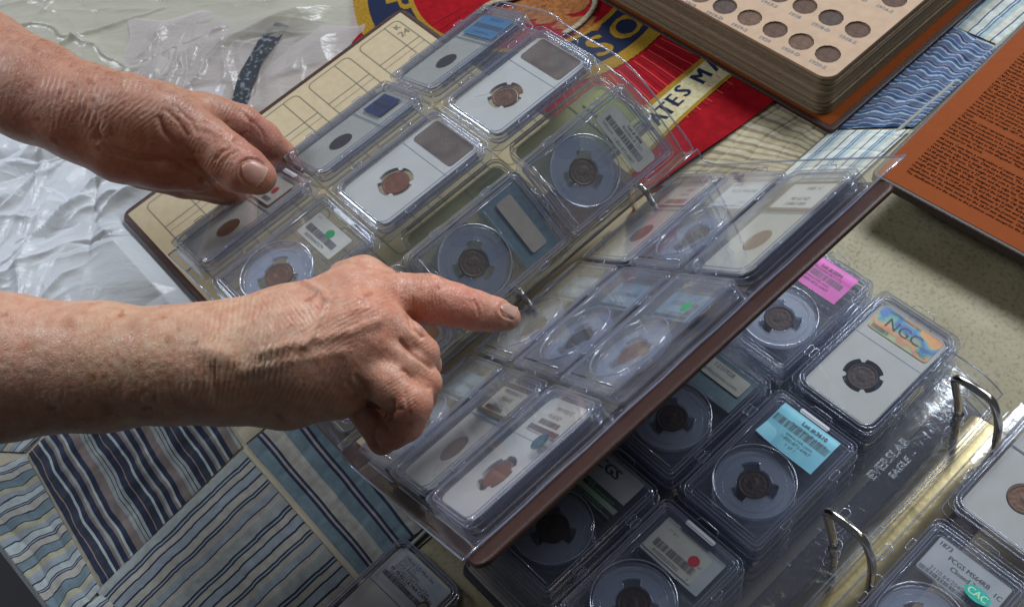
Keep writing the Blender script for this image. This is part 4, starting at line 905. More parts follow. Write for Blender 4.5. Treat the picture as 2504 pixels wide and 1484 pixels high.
# ------------------------------------------------------------------ loose slab
o = V(0, 0, 0); al = V(.6, -.8, 0); dl = V(.8, .6, 0)
pc = at(1056, 1376, -2.25)               # middle of its top edge
o = pc-dl*(Y1-.05); o[2] = -2.62
slab(o, al, dl, 'N', 'loose coin case reading PF 70 RD ULTRA CAMEO, lying on the quilt edge', COIN_M,
     PL_((-2.2, 2.75, 2.2, 5.15), GREYL, z=.15, text=[("Official US Mint Set", -.35, 4.93, .33), ("2022 S 1C", -1.0, 4.66, .33), ("Early Releases", -.75, 4.39, .33), ("10-Coin Clad Proof Set", -.2, 4.12, .33), ("PF 70 RD ULTRA CAMEO", .0, 3.85, .33, .014), ("6562600-006", -.95, 3.62, .28)], bar=[(-2.0, 3.2, 3.4, .33)]), tabs=False)
lo = bpy.context.scene.objects[[x.name for x in COL.objects if x.name.startswith('coin_case')][-1]]
gg = G(); flat([(1.62+.38*math.cos(t), 3.35+.5*math.sin(t)) for t in np.linspace(0, 6.283, 24, endpoint=False)], .178, gg); part('portrait_hair', gg, INK, lo)
gg = G(); flat([(1.60+.28*math.cos(t), 3.28+.40*math.sin(t)) for t in np.linspace(0, 6.283, 24, endpoint=False)], .184, gg); part('portrait_face', gg, pmat('sepia', (.30, .22, .17), .6), lo)

# ------------------------------------------------------------------ coin album (upper right)
ang = math.radians(34.9); eu = V(math.cos(ang), math.sin(ang), 0); ev = V(-math.sin(ang), math.cos(ang), 0)
cc0 = at(2033, 325, -2.6); cc0[2] = 0
AL = thing('coin_album', 'thick tan coin album open to holes dated 1916 to 1920, upper right', 'coin album', frameM(V(cc0[0], cc0[1], 0), eu, ev))
g = prism(rrect(0, 0, 40, 28, .5, 5), -2.85, -2.5, .08); cv = part('cover', g, BOARD, AL)
ORANGE = pmat('orange_endpaper', (.23, .052, .009), .65, spec=.08, c2=(.22, .048, .008), scale=1.2, bump=.15, bscale=12)
part('endpaper', prism(rrect(.45, .45, 39, 27, .2, 3), -2.496, -2.47), ORANGE, cv)
# page block: many boards with rounded corners, each a page
PGM = pmat('tan_album_board', (.43, .29, .185), .7, c2=(.38, .255, .16), scale=1.2, bump=.2, bscale=10)
PGE = [pmat('page_edge_%d' % k, c, .8, c2=tuple(x*.7 for x in c), scale=4, aniso=(.4, .4, 6)) for k, c in enumerate([(.30, .22, .13), (.24, .175, .105), (.35, .26, .16)])]
zt_ = 1.5; z_ = -2.44; rnd = random.Random(8); k = 0; zs = []
while z_ < zt_-.4:
    h_ = rnd.uniform(.17, .30); zs.append((z_, min(z_+h_, zt_-.33))); z_ += h_+.035; k += 1
bx0, by0 = .75, 1.35
for i, (a, b) in enumerate(zs):
    jx, jy = rnd.uniform(-.08, .08), rnd.uniform(-.08, .08)
    lean = .10*math.sin(i*.7)
    part('page', prism(rrect(bx0+jx+lean, by0+jy, 38, 26, 1.1, 8), a, b, .03), PGE[i % 3], AL)
# top board with holes
hx = []
def alb(px, py, z=1.5):
    p = at(1585.9+.42177*px, .42177*py, z)-V(cc0[0], cc0[1], 0); return float(p@eu), float(p@ev)
p00 = alb(1040, 315); e1 = V(*alb(885, 243))-V(*p00); row = V(*alb(1213, 173))-V(*p00); r3 = V(*alb(1425, -2))-V(*p00)
labels = {0: ["1920-S", "1920-D", "1920", "1919-S", "1919-D", "1919", "1918-S", "1918-D", "1918"], 1: ["1918-S", "1918-D", "1918", "1917-S", "1917-D", "1917", "1916-S", "1916-D"], 2: ["1916-S", "1916-D", "1916", "1915-S", "1915-D", "1915", "1914-S"], 3: ["1914-S", "1914-D", "1914", "1913-S", "1913-D", "1913"]}
ORD = ['first', 'second', 'third', 'fourth', 'fifth', 'sixth', 'seventh', 'eighth', 'ninth']
ACOIN = [pmat('album_penny_%d' % k, c, .65, metal=0, spec=.2, c2=tuple(x*1.5 for x in c), scale=1.6, bump=.25, bscale=3) for k, c in enumerate([(.07, .038, .026), (.095, .055, .036), (.055, .036, .03)])]
PIT = 2.46
holes = []
for rr, base in ((0, V(*p00)), (1, V(*p00)+row), (2, V(*p00)+r3), (3, V(*p00)+r3+row)):
    for k in range(9 if rr == 0 else 7):
        holes.append((base+V(e1[0], e1[1])*k, labels[rr][k % len(labels[rr])], (rr, k)))
tx0, ty0, tx1, ty1 = bx0, by0, 38, 26
# top board built from cells each with a round hole
def top_board(zt, th, r):
    g = G(); hs = [h for h, _, _2 in holes if tx0+1.3 < h[0] < tx1-1.3 and ty0+1.3 < h[1] < ty1-1.3]
    import mathutils.geometry as mg
    from mathutils import Vector as Vc
    outer = rrect(tx0, ty0, tx1, ty1, 1.1, 8); vs = [Vc(p) for p in outer]; edges = [(i, (i+1) % len(outer)) for i in range(len(outer))]
    hl = []
    for h in hs:
        b = len(vs); c = circle(h[0], h[1], r, 28); vs += [Vc(p) for p in c]; edges += [(b+i, b+(i+1) % 28) for i in range(28)]; hl.append(b)
    res = mg.delaunay_2d_cdt(vs, edges, [], 0, 1e-5)
    V2, F2 = res[0], res[2]
    fs = []
    for f in F2:
        cx = sum(V2[i][0] for i in f)/len(f); cy_ = sum(V2[i][1] for i in f)/len(f)
        if any((cx-h[0])**2+(cy_-h[1])**2 < (r*.97)**2 for h in hs): continue
        ins = tx0 <= cx <= tx1 and ty0 <= cy_ <= ty1
        if ins and not ((cx < tx0+1.1 and cy_ < ty0+1.1) and (cx-tx0-1.1)**2+(cy_-ty0-1.1)**2 > 1.1**2): fs.append(tuple(f))
    g.add([(p[0], p[1], zt+.02*math.sin(p[0]*.7)*0) for p in V2], fs)
    n = len(outer); g.add(ring3(outer, zt)+ring3(outer, zt-th), [(i, n+i, n+(i+1) % n, (i+1) % n) for i in range(n)])
    for h in hs:
        c = circle(h[0], h[1], r, 28); g.add(ring3(c, zt)+ring3(c, zt-th), [(i, (i+1) % 28, 28+(i+1) % 28, 28+i) for i in range(28)])
    return g, hs
tb, hs = top_board(zt_, .26, 1.0); tbo = part('top_page', tb, PGM, AL)
part('page_backing', prism(rrect(tx0+.03, ty0+.03, tx1, ty1, 1.1, 8), zt_-.33, zt_-.27), PGE[1], AL)
for h, txt, (rr, k) in holes:
    if not any(abs(h[0]-q[0])+abs(h[1]-q[1]) < 1e-6 for q in hs): continue
    px = proj(V(cc0[0], cc0[1], 0)+eu*h[0]+ev*h[1]+V(0, 0, 1.5))[0]
    if px[0] > 2560 or px[1] < -40 or px[0] < 1560: continue
    c = mob('penny', cached('penny', CG, random.Random(h[0]*7).choice(ACOIN)), None, frameM(V(cc0[0], cc0[1], 0)+eu*h[0]+ev*h[1]+V(0, 0, zt_-.15), eu, ev))
    tag(c, 'brown penny above date %s, %s from right in the %s album row' % (txt, ORD[k], ['nearest', 'second', 'third', 'fourth'][rr]), 'coin', 'pennies in the album')
    g = G(); e1n = V(*e1)/np.linalg.norm(V(*e1)); tp = V(*h)-V(-e1n[1], e1n[0])*0; off = (V(*h)-V(row[0], row[1])*.0)
    dirn = -e1n; upn = V(-dirn[1], dirn[0])
    c_ = V(*h)-upn*1.42
    put_text(g, txt, c_[0], c_[1], .55, zt_+.008, rot=math.atan2(dirn[1], dirn[0]), bold=.05, res=1)
    part('date_print', g, INK, tbo)

# ------------------------------------------------------------------ orange information page inside an open cover (right)
pz = 0.0
oc = at(2128, 424, pz); oc[2] = 0; ang = math.radians(37.0); eu = V(math.cos(ang), math.sin(ang), 0); ev = V(math.sin(ang), -math.cos(ang), 0)
OM = Matrix([[eu[0], -ev[0], 0, oc[0]], [eu[1], -ev[1], 0, oc[1]], [0, 0, 1, 0], [0, 0, 0, 1]])
OC = thing('open_book_cover', 'open brown book cover lined with orange paper full of black print, right edge', 'book', OM)
# local: x along left edge (up-right in the picture), -y across to lower right
ocv = part('cover', prism(rrect(0, -32, 40, 0, .5, 5), pz-.75, pz-.02, .1), pmat('dark_brown_leather', (.045, .028, .022), .5, c2=(.03, .018, .014), scale=4, bump=.8, bscale=10), OC)
part('endpaper', prism(rrect(.3, -31, 39, -.3, .3, 3), pz-.015, pz+.015), ORANGE, ocv)
lines = ["The classifications are the same as the previous coins except for the 27.5 mm diameter.", "classifications are the same except for the 28-29 mm diameter. Christian Gobrecht", "Head type, and the classifications are the same as the previous coins. Robert Scot", "weight of the coin is 10.89 grams. The diameter is 29 mm and the plain edge",
 "10.89 grams. The diameter is 29 mm and the edge is plain. Robert Scot designed the", "weight half. John Smith Gardner designed the Liberty Cap type made on the", "and hair design. Joseph Wright designed the Liberty Cap type made of the", "13.48 grams. The diameter is 29 mm and the edge has \"One Hundred For a", "Wreath type Reverse. The weight of the coin is 13.48 grams. The diameter",
 "one and the edge has a design of bars and slender vines with leaves. The", "designed the Flowing Hair, Chain type Reverse. The weight of the coin is", "     All Large Cents have a composition of copper and the weight of the", "not issued for this book.", "result in variety of type coins altogether. This situation of producing a", "Large Cents. Perhaps to the chagrin of numismatists, the discrepancies of", "the increasing advancement of technology, changes of coins were made",
 "and allowed production to be more readily accomplished by the mint and", "Benefits of production from a natural point. Since the date 1793 to 1857", "     The Large Cents represent some of the earliest coins of the nation", "Cents.", "minted each year through 1857, the size of the coin was too large for", "the rising price of copper, so the size was reduced and the small Cent", "took its place in the general pockets of the people of this new country", "were made for the purpose and the type of the design was changed to",
 "     The coins were of pure copper and of a type made by hand in dies", "which the mint had prepared in the year before, and the quantity was"]
OT = pmat('dark_brown_print', (.012, .005, .004), .9, spec=.02); g = G()
p1 = at(2131, 500, pz)-oc; p1 = at(2160, 468, pz)-oc
for k in range(41):
    s_ = lines[k] if k < len(lines) else lines[(k*7+3) % 24].strip()
    v, f = text_geo(s_, .335, 1); x0_ = min(p[0] for p in v)
    yy = 1.75+.39*k+(.12 if k > 11 else 0)
    g.add([(yy+p[1], -(1.85+(p[0]-x0_)*.97), pz+.022) for p in v], f)
    g.add([(yy+p[1]+.022, -(1.868+(p[0]-x0_)*.97), pz+.0215) for p in v], f); g.add([(yy+p[1]-.012, -(1.84+(p[0]-x0_)*.97), pz+.021) for p in v], f)
part('printed_text', g, OT, ocv)

# ------------------------------------------------------------------ the person: two forearms with hands
def skin_mat():
    m, nt, out = nm('weathered_skin'); L = nt.links.new
    b = N(nt, 'ShaderNodeBsdfPrincipled'); b.inputs['Roughness'].default_value = .40; b.inputs['Specular IOR Level'].default_value = .55
    b.inputs['Subsurface Weight'].default_value = .07; b.inputs['Subsurface Radius'].default_value = (1, .35, .18); b.inputs['Subsurface Scale'].default_value = .25
    at_ = N(nt, 'ShaderNodeVertexColor'); at_.layer_name = 'Col'
    tc = N(nt, 'ShaderNodeTexCoord')
    n = N(nt, 'ShaderNodeTexNoise'); n.inputs['Scale'].default_value = 1.3; n.inputs['Detail'].default_value = 8; n.inputs['Roughness'].default_value = .65
    r = N(nt, 'ShaderNodeValToRGB'); r.color_ramp.elements[0].position = .32; r.color_ramp.elements[0].color = (.86, .60, .52, 1); r.color_ramp.elements[1].position = .68; r.color_ramp.elements[1].color = (1.0, 1.0, .98, 1)
    mx = N(nt, 'ShaderNodeMix', data_type='RGBA', blend_type='MULTIPLY'); mx.inputs[0].default_value = 1
    n4 = N(nt, 'ShaderNodeTexNoise'); n4.inputs['Scale'].default_value = 1.0; n4.inputs['Detail'].default_value = 2
    r4 = N(nt, 'ShaderNodeValToRGB'); r4.color_ramp.elements[0].position = .66; r4.color_ramp.elements[0].color = (1, 1, 1, 1); r4.color_ramp.elements[1].position = .74; r4.color_ramp.elements[1].color = (.74, .56, .46, 1)
    mx2 = N(nt, 'ShaderNodeMix', data_type='RGBA', blend_type='MULTIPLY'); mx2.inputs[0].default_value = 1
    v = N(nt, 'ShaderNodeTexVoronoi'); v.feature = 'DISTANCE_TO_EDGE'; v.inputs['Scale'].default_value = 7.5
    n2 = N(nt, 'ShaderNodeTexNoise'); n2.inputs['Scale'].default_value = 2.5; n2.inputs['Detail'].default_value = 2
    va = N(nt, 'ShaderNodeVectorMath', operation='MULTIPLY_ADD'); va.inputs[1].default_value = (.3, .3, .3)
    L(tc.outputs['Object'], n2.inputs['Vector']); L(n2.outputs['Color'], va.inputs[0]); L(tc.outputs['Object'], va.inputs[2]); L(va.outputs[0], v.inputs['Vector'])
    mn = N(nt, 'ShaderNodeMath', operation='MINIMUM'); mn.inputs[1].default_value = .12; L(v.outputs[0], mn.inputs[0])
    bp = N(nt, 'ShaderNodeBump'); bp.inputs['Strength'].default_value = .55; bp.inputs['Distance'].default_value = .20; L(mn.outputs[0], bp.inputs['Height'])
    n3 = N(nt, 'ShaderNodeTexNoise'); n3.inputs['Scale'].default_value = 5; n3.inputs['Detail'].default_value = 5; L(tc.outputs['Object'], n3.inputs['Vector'])
    bp2 = N(nt, 'ShaderNodeBump'); bp2.inputs['Strength'].default_value = .22; bp2.inputs['Distance'].default_value = .1; L(n3.outputs[0], bp2.inputs['Height']); L(bp.outputs[0], bp2.inputs['Normal'])
    L(bp2.outputs[0], b.inputs['Normal'])
    for x in (n, n4): L(tc.outputs['Object'], x.inputs['Vector'])
    L(n.outputs[0], r.inputs[0]); L(at_.outputs[0], mx.inputs[6]); L(r.outputs[0], mx.inputs[7]); L(n4.outputs[0], r4.inputs[0]); L(mx.outputs[2], mx2.inputs[6]); L(r4.outputs[0], mx2.inputs[7]); L(mx2.outputs[2], b.inputs['Base Color'])
    L(b.outputs[0], out.inputs[0]); return m
SKIN = skin_mat(); NAIL = pmat('fingernail', (.50, .27, .21), .27, spec=.5, c2=(.53, .32, .25), scale=1.5, aniso=(1, 4, 1)); NAILW = pmat('nail_tip', (.58, .44, .30), .35)

def surface_nets(F, o, h):
    s = F < 0; nx, ny, nz = F.shape
    c = np.zeros((nx-1, ny-1, nz-1), int)
    for a in (0, 1):
        for b in (0, 1):
            for d in (0, 1): c += s[a:nx-1+a, b:ny-1+b, d:nz-1+d]
    act = (c > 0) & (c < 8); idx = np.full(act.shape, -1); I = np.argwhere(act); idx[act] = np.arange(len(I))
    acc = np.zeros((len(I), 3)); cnt = np.zeros(len(I))
    cor = [(a, b, d) for a in (0, 1) for b in (0, 1) for d in (0, 1)]
    for p in cor:
        for ax in range(3):
            if p[ax]: continue
            q = list(p); q[ax] = 1; q = tuple(q)
            f0 = F[I[:, 0]+p[0], I[:, 1]+p[1], I[:, 2]+p[2]]; f1 = F[I[:, 0]+q[0], I[:, 1]+q[1], I[:, 2]+q[2]]
            m = (f0 < 0) != (f1 < 0); t = np.where(m, f0/(f0-f1+1e-12), 0)
            pos = np.tile(np.array(p, float), (len(I), 1)); pos[:, ax] = t
            acc += pos*m[:, None]; cnt += m
    Vv = o+(I+acc/cnt[:, None])*h
    quads = []
    for ax in range(3):
        u, w = (ax+1) % 3, (ax+2) % 3
        sl0 = [slice(None)]*3; sl1 = [slice(None)]*3; sl0[ax] = slice(0, -1); sl1[ax] = slice(1, None)
        d = s[tuple(sl0)] != s[tuple(sl1)]; E = np.argwhere(d)
        m = (E[:, u] > 0) & (E[:, w] > 0) & (E[:, u] < act.shape[u]) & (E[:, w] < act.shape[w]); E = E[m]
        def cell(du, dw):
            q = E.copy(); q[:, u] -= du; q[:, w] -= dw; return idx[q[:, 0], q[:, 1], q[:, 2]]
        q = np.stack([cell(1, 1), cell(0, 1), cell(0, 0), cell(1, 0)], 1)
        fl = s[E[:, 0], E[:, 1], E[:, 2]]
        q[~fl] = q[~fl][:, ::-1]; quads.append(q)
    return Vv, np.concatenate(quads)
def J(px, py, z, rpx):
    p = at(px, py, z); dep = (p-CAM)@FWD; return p, rpx*dep/FPX
def smin(a, b, k):
    h = np.clip(.5+.5*(b-a)/k, 0, 1); return b*(1-h)+a*h-k*h*(1-h)
def build_limb(groups, h=.15):
    """groups: list of (joining softness, [tapered capsules (p0,r0,p1,r1,k)]); each group is one chain, then melted into the body"""
    prims = [q for _, g_ in groups for q in g_]
    pts = np.array([p for q in prims for p in (q[0], q[2])]); rm = max(max(q[1], q[3]) for q in prims)
    lo = pts.min(0)-rm-1; hi = pts.max(0)+rm+1
    ax = [np.arange(lo[i], hi[i], h) for i in range(3)]; F = np.full([len(a) for a in ax], 9.0, np.float32)
    for kg, g_ in groups:
        gp = np.array([p for q in g_ for p in (q[0], q[2])]); gr = max(max(q[1], q[3]) for q in g_)+1.4
        sl = tuple(slice(max(0, int((gp[:, i].min()-gr-lo[i])/h)), int((gp[:, i].max()+gr-lo[i])/h)+2) for i in range(3))
        gx, gy, gz = np.meshgrid(*[ax[i][sl[i]] for i in range(3)], indexing='ij', sparse=True)
        f = None
        for p0, r0, p1, r1, k in g_:
            d = p1-p0; L2 = d@d+1e-9
            t = np.clip(((gx-p0[0])*d[0]+(gy-p0[1])*d[1]+(gz-p0[2])*d[2])/L2, 0, 1)
            D = (np.sqrt((gx-p0[0]-t*d[0])**2+(gy-p0[1]-t*d[1])**2+(gz-p0[2]-t*d[2])**2)-(r0+(r1-r0)*t)).astype(np.float32)
            f = D if f is None else smin(f, D, k)
        F[sl] = smin(F[sl], f, kg)
    return surface_nets(F, lo, h)
def vnormals(Vv, Q):
    n = np.cross(Vv[Q[:, 2]]-Vv[Q[:, 0]], Vv[Q[:, 3]]-Vv[Q[:, 1]]); out = np.zeros_like(Vv)
    for k in range(4): np.add.at(out, Q[:, k], n)
    return out/(np.linalg.norm(out, axis=1)[:, None]+1e-12)
def laplace(Vv, Q, it=2, lam=.5):
    for _ in range(it):
        a = np.zeros_like(Vv); c = np.zeros(len(Vv))
        for k in range(4):
            i, j = Q[:, k], Q[:, (k+1) % 4]
            np.add.at(a, i, Vv[j]); np.add.at(a, j, Vv[i]); np.add.at(c, i, 1); np.add.at(c, j, 1)
        Vv = Vv*(1-lam)+lam*a/c[:, None]
    return Vv
def subdivide(Vv, Q):
    E = np.sort(np.concatenate([Q[:, [k, (k+1) % 4]] for k in range(4)]), axis=1)
    key = E[:, 0]*len(Vv)+E[:, 1]; uq, inv = np.unique(key, return_inverse=True)
    em = (Vv[uq // len(Vv)]+Vv[uq % len(Vv)])/2; fc = Vv[Q].mean(1); nV = len(Vv); nE = len(em)
    nQ = len(Q); ei = inv.reshape(4, nQ)+nV; ci = np.arange(nQ)+nV+nE
    V2 = np.concatenate([Vv, em, fc]); qs = []
    for k in range(4): qs.append(np.stack([Q[:, k], ei[k], ci, ei[(k-1) % 4]], 1))
    return V2, np.concatenate(qs)
def seg_dist(P, pl):
    """distance in px to polyline and arc length at the closest point"""
    best = np.full(len(P), 1e9); acc = 0
    for a, b in zip(pl[:-1], pl[1:]):
        a = np.array(a, float); b = np.array(b, float); d = b-a; t = np.clip(((P-a)@d)/(d@d), 0, 1)
        q = np.linalg.norm(P-a-t[:, None]*d, axis=1); best = np.minimum(best, q)
    return best
def limb(name, prims, feats, ripples, tones, base, parent, label):
    Vv, Q = build_limb(prims); Vv = laplace(Vv, Q, 3); Vv, Q = subdivide(Vv, Q); Vv = laplace(Vv, Q, 3)
    Nn = vnormals(Vv, Q); pr = proj(Vv); P = pr[:, :2]; vd = CAM-Vv; vd /= np.linalg.norm(vd, axis=1)[:, None]
    face = np.clip(((Nn*vd).sum(1)+.15)/.5, 0, 1)
    disp = np.zeros(len(Vv))
    warp = np.stack([vnoise(P[:, 0]*.03, P[:, 1]*.03, 4)-.5, vnoise(P[:, 0]*.03, P[:, 1]*.03, 5)-.5], 1)*12
    for pl, w, hgt in feats:
        d = seg_dist(P+warp*.5, pl); disp += hgt*np.exp(-(d/w)**2)*face
    for (cx, cy_, rx, ry, rot, dirdeg, period, amp) in ripples:
        c, s = math.cos(math.radians(rot)), math.sin(math.radians(rot)); x = P[:, 0]-cx; y = P[:, 1]-cy_
        e = ((x*c+y*s)/rx)**2+((-x*s+y*c)/ry)**2; m = np.clip(1.25-e, 0, 1)
        c2, s2 = math.cos(math.radians(dirdeg)), math.sin(math.radians(dirdeg)); u = x*c2+y*s2; w = -x*s2+y*c2
        ph = u/period*2*math.pi+7*fbm(u*.012, w*.018, 7)+3.5*fbm(u*.05, w*.04, 11); brk = .25+.75*fbm(u*.03, w*.02, 17)*1.6
        disp += amp*m*(1-np.abs(np.sin(ph*.5))*1.6)*brk*face
    disp += (.05*(fbm(P[:, 0]*.02, P[:, 1]*.02, 23)-.5)+.05*(fbm(P[:, 0]*.07, P[:, 1]*.07, 29)-.5))*face
    Vv = Vv+Nn*disp[:, None]
    col = np.tile(np.array(base, float), (len(Vv), 1))
    for (cx, cy_, r, c_) in tones:
        m = np.exp(-(((P[:, 0]-cx)**2+(P[:, 1]-cy_)**2)/r**2)); col = col*(1-m[:, None])+np.array(c_)*m[:, None]
    col *= (.90+.2*fbm(P[:, 0]*.025, P[:, 1]*.025, 31))[:, None]
    me = bpy.data.meshes.new(name); me.vertices.add(len(Vv)); me.vertices.foreach_set('co', Vv.astype('f').ravel())
    me.loops.add(Q.size); me.loops.foreach_set('vertex_index', Q.ravel().astype('i')); me.polygons.add(len(Q))
    me.polygons.foreach_set('loop_start', np.arange(0, Q.size, 4, dtype='i')); me.polygons.foreach_set('use_smooth', np.ones(len(Q), bool))
    me.update(calc_edges=True); me.validate()
    ca = me.color_attributes.new('Col', 'FLOAT_COLOR', 'POINT'); ca.data.foreach_set('color', np.c_[col, np.ones(len(col))].astype('f').ravel())
    me.materials.append(SKIN); o = mob(name, me, parent)
    if label: o['label'] = label
    return o
def caps(js, k=.4): return [(js[i][0], js[i][1], js[i+1][0], js[i+1][1], k) for i in range(len(js)-1)]
def nail(parent, pts, nrm_up, tipfrac=.0):
    pass

PERS = thing('person', 'person bending over the table, forearms and both hands visible, pointing at a coin case', 'person')
# right hand (nearer, pointing)
ZH = 14.
prR = []
fa = [J(-260, 915, 13, 205), J(0, 898, 13.2, 178), J(250, 897, 13.6, 154), J(430, 893, 14, 140), J(560, 880, 14, 132)]
prR.append((.8, caps(fa, .8)))
prR.append((1.0, caps([J(520, 845, 14.5, 100), J(700, 800, 14.6, 95), J(860, 740, 14.3, 84), J(922, 735, 14.0, 68)], 1.0)))      # index metacarpal
prR.append((1.0, caps([J(540, 890, 14.6, 105), J(720, 850, 15, 95), J(880, 800, 15, 76), J(950, 798, 14.6, 52)], 1.0)))
prR.append((1.0, caps([J(540, 920, 14, 110), J(720, 890, 14.4, 100), J(860, 868, 14.2, 82), J(928, 862, 14, 56)], 1.0)))
prR.append((.9, caps([J(550, 925, 12.6, 112), J(700, 935, 12.4, 108), J(820, 925, 12.8, 92), J(890, 905, 13, 70)], .9)))           # ulnar side
prR.append((.8, caps([J(840, 677, 12.0, 40), J(890, 672, 12.2, 42), J(935, 695, 12.2, 46)], .8)))
prR.append((.55, caps([J(915, 735, 13.9, 66), J(990, 726, 13.6, 57), J(1045, 731, 13.3, 61), J(1110, 746, 12.8, 53), J(1163, 759, 12.3, 48), J(1210, 769, 11.8, 42), J(1243, 776, 11.4, 32)], .3)))
prR.append((.30, caps([J(950, 798, 14.6, 52), J(1000, 828, 14.3, 42), J(1036, 862, 13.6, 39), J(1046, 892, 12.0, 34), J(1015, 925, 10.4, 32)], .22)))
prR.append((.20, caps([J(935, 855, 14.3, 54), J(1000, 898, 13.8, 42), J(1042, 934, 12.9, 39), J(1034, 968, 11.4, 36), J(990, 996, 10.4, 34)], .22)))
prR.append((.26, caps([J(880, 895, 13.8, 68), J(950, 940, 13.8, 54), J(1004, 984, 13.2, 55), J(990, 1032, 11.8, 49), J(958, 1060, 10.8, 42)], .22)))
prR.append((.10, caps([J(860, 960, 11.0, 48), J(915, 1030, 10.2, 42), J(935, 1076, 9.6, 38)], .3)))                              # thumb tip tucked behind
ell = lambda cx, cy_, a, b, rot, t0=0, t1=360: [(cx+a*math.cos(math.radians(t))*math.cos(rot)-b*math.sin(math.radians(t))*math.sin(rot), cy_+a*math.cos(math.radians(t))*math.sin(rot)+b*math.sin(math.radians(t))*math.cos(rot)) for t in range(t0, t1+1, 15)]
featsR = [
 (ell(1245, 759, 25, 18, .38, 60, 300), 3.5, -.05), (ell(1245, 759, 32, 23, .38, 70, 290), 5, .035),
 ([(584, 800), (660, 770), (760, 745), (850, 728), (900, 722)], 10, .07), ([(820, 640), (880, 648), (930, 668)], 7, .04), ([(838, 700), (800, 735)], 6, .07), ([(860, 760), (905, 750)], 6, .05),
 ([(640, 860), (760, 830), (860, 808), (925, 790)], 12, .09), ([(600, 905), (720, 880), (840, 862)], 13, .06),
 ([(747, 690), (785, 712), (800, 735), (785, 775), (765, 815), (745, 845)], 8, .17), ([(800, 735), (840, 715), (880, 700)], 7, .07), ([(747, 690), (700, 712)], 7, .05),
 ([(934, 702), (938, 712)], 26, .14), ([(919, 765), (930, 775)], 22, .10), ([(925, 838), (935, 850)], 26, .10), ([(890, 790), (925, 782)], 8, .05),
 ([(978, 832), (1010, 868), (1056, 900)], 5, -.14), ([(1000, 768), (1012, 800), (1034, 826)], 6, -.14), ([(985, 905), (1020, 935), (1048, 950)], 5, -.12), ([(905, 985), (945, 1005), (980, 1000)], 6, -.10),
 ([(958, 985), (955, 1010), (935, 1030), (940, 1050)], 7, -.22), ([(940, 1005), (960, 1035), (1000, 1040)], 6, -.12), ([(992, 960), (1000, 1010)], 5, -.05),
 ([(1056, 672), (1068, 690), (1072, 705)], 5, -.13), ([(1040, 668), (1046, 690)], 4, -.05), ([(1070, 676), (1084, 700)], 4, -.06), ([(1010, 680), (1004, 740), (1012, 770)], 9, -.06),
 ([(1158, 735), (1170, 755), (1172, 770)], 4, -.07), ([(1148, 733), (1156, 750)], 3, -.04), ([(1176, 738), (1182, 755)], 3, -.035),
 ([(640, 985), (760, 1000), (860, 990)], 10, -.05), ([(560, 872), (580, 900)], 30, .10), ([(500, 855), (540, 870)], 26, .10), ([(520, 900), (528, 960)], 9, -.07),
 ([(870, 920), (900, 960), (905, 990)], 6, -.08), ([(850, 935), (880, 985)], 5, -.05)]
ripR = [(900, 720, 90, 70, 0, 70, 10, .022), (900, 900, 90, 60, 0, 30, 10, .022), (580, 850, 150, 150, 10, 10, 13, .050), (410, 900, 110, 150, 0, -4, 17, .016), (720, 930, 150, 110, 20, 30, 13, .035), (800, 780, 110, 90, 0, 60, 12, .022), (1030, 710, 60, 60, 0, 0, 9, .035), (1110, 735, 50, 50, 0, 15, 8, .020), (1165, 750, 30, 40, 0, 15, 7, .03), (700, 760, 90, 60, 0, -35, 11, .03), (980, 960, 60, 60, 0, 60, 9, .02), (1040, 870, 40, 60, 0, 60, 9, .02), (150, 900, 220, 150, 0, -6, 16, .010)]
skb = (.60, .365, .255)
tonR = [(930, 720, 90, (0.644, 0.316, 0.211)), (1120, 760, 120, (0.673, 0.282, 0.194)), (1010, 960, 110, (0.617, 0.308, 0.202)), (960, 1080, 80, (0.544, 0.216, 0.138)), (900, 840, 110, (0.630, 0.332, 0.227)), (560, 850, 120, (0.630, 0.416, 0.274)), (300, 860, 160, (0.601, 0.390, 0.251)),
        (170, 790, 16, (0.402, 0.216, 0.113)), (225, 925, 13, (0.387, 0.199, 0.097)), (410, 830, 12, (0.429, 0.216, 0.097)), (80, 840, 20, (0.486, 0.282, 0.162)), (330, 800, 20, (0.473, 0.265, 0.162)), (480, 840, 10, (0.429, 0.233, 0.129)), (260, 1000, 18, (0.429, 0.250, 0.146)), (640, 900, 40, (0.658, 0.498, 0.356)), (860, 960, 50, (0.601, 0.332, 0.211))]
rh = limb('right_arm_and_hand', prR, featsR, ripR, tonR, skb, PERS, 'right forearm and hand pointing with the index finger, other fingers curled')
# left hand (farther, thumb pressing the slab)
prL = []
prL.append((.8, caps([J(-300, 70, 15, 155), J(-60, 160, 15, 138), J(90, 226, 14.6, 122), J(200, 275, 14.2, 112)], .8)))
prL.append((1.0, caps([J(200, 262, 14.3, 100), J(310, 285, 14.2, 98), J(400, 300, 13.8, 84), J(455, 318, 13.4, 70)], 1.0)))      # thumb metacarpal
prL.append((.9, caps([J(210, 295, 13.2, 105), J(310, 345, 12.6, 100), J(400, 385, 11.8, 76), J(480, 420, 11, 52)], .9)))
prL.append((.9, caps([J(250, 240, 13.6, 72), J(400, 265, 13.0, 56), J(500, 280, 12.2, 46), J(545, 288, 11.6, 45)], .9)))           # back of hand to index knuckle
prL.append((.30, caps([J(440, 312, 13.4, 66), J(505, 346, 13.0, 60), J(556, 386, 12.4, 60), J(600, 416, 12.0, 56), J(632, 433, 11.6, 45)], .35)))
prL.append((.35, caps([J(530, 286, 11.7, 46), J(590, 304, 10.6, 47), J(642, 342, 8.8, 45), J(685, 380, 6.6, 38), J(715, 412, 5.0, 30)], .3)))
prL.append((.20, caps([J(470, 325, 10.8, 52), J(580, 356, 9.4, 46), J(655, 404, 6.8, 38), J(700, 446, 5.2, 30)], .3)))              # middle finger under the page
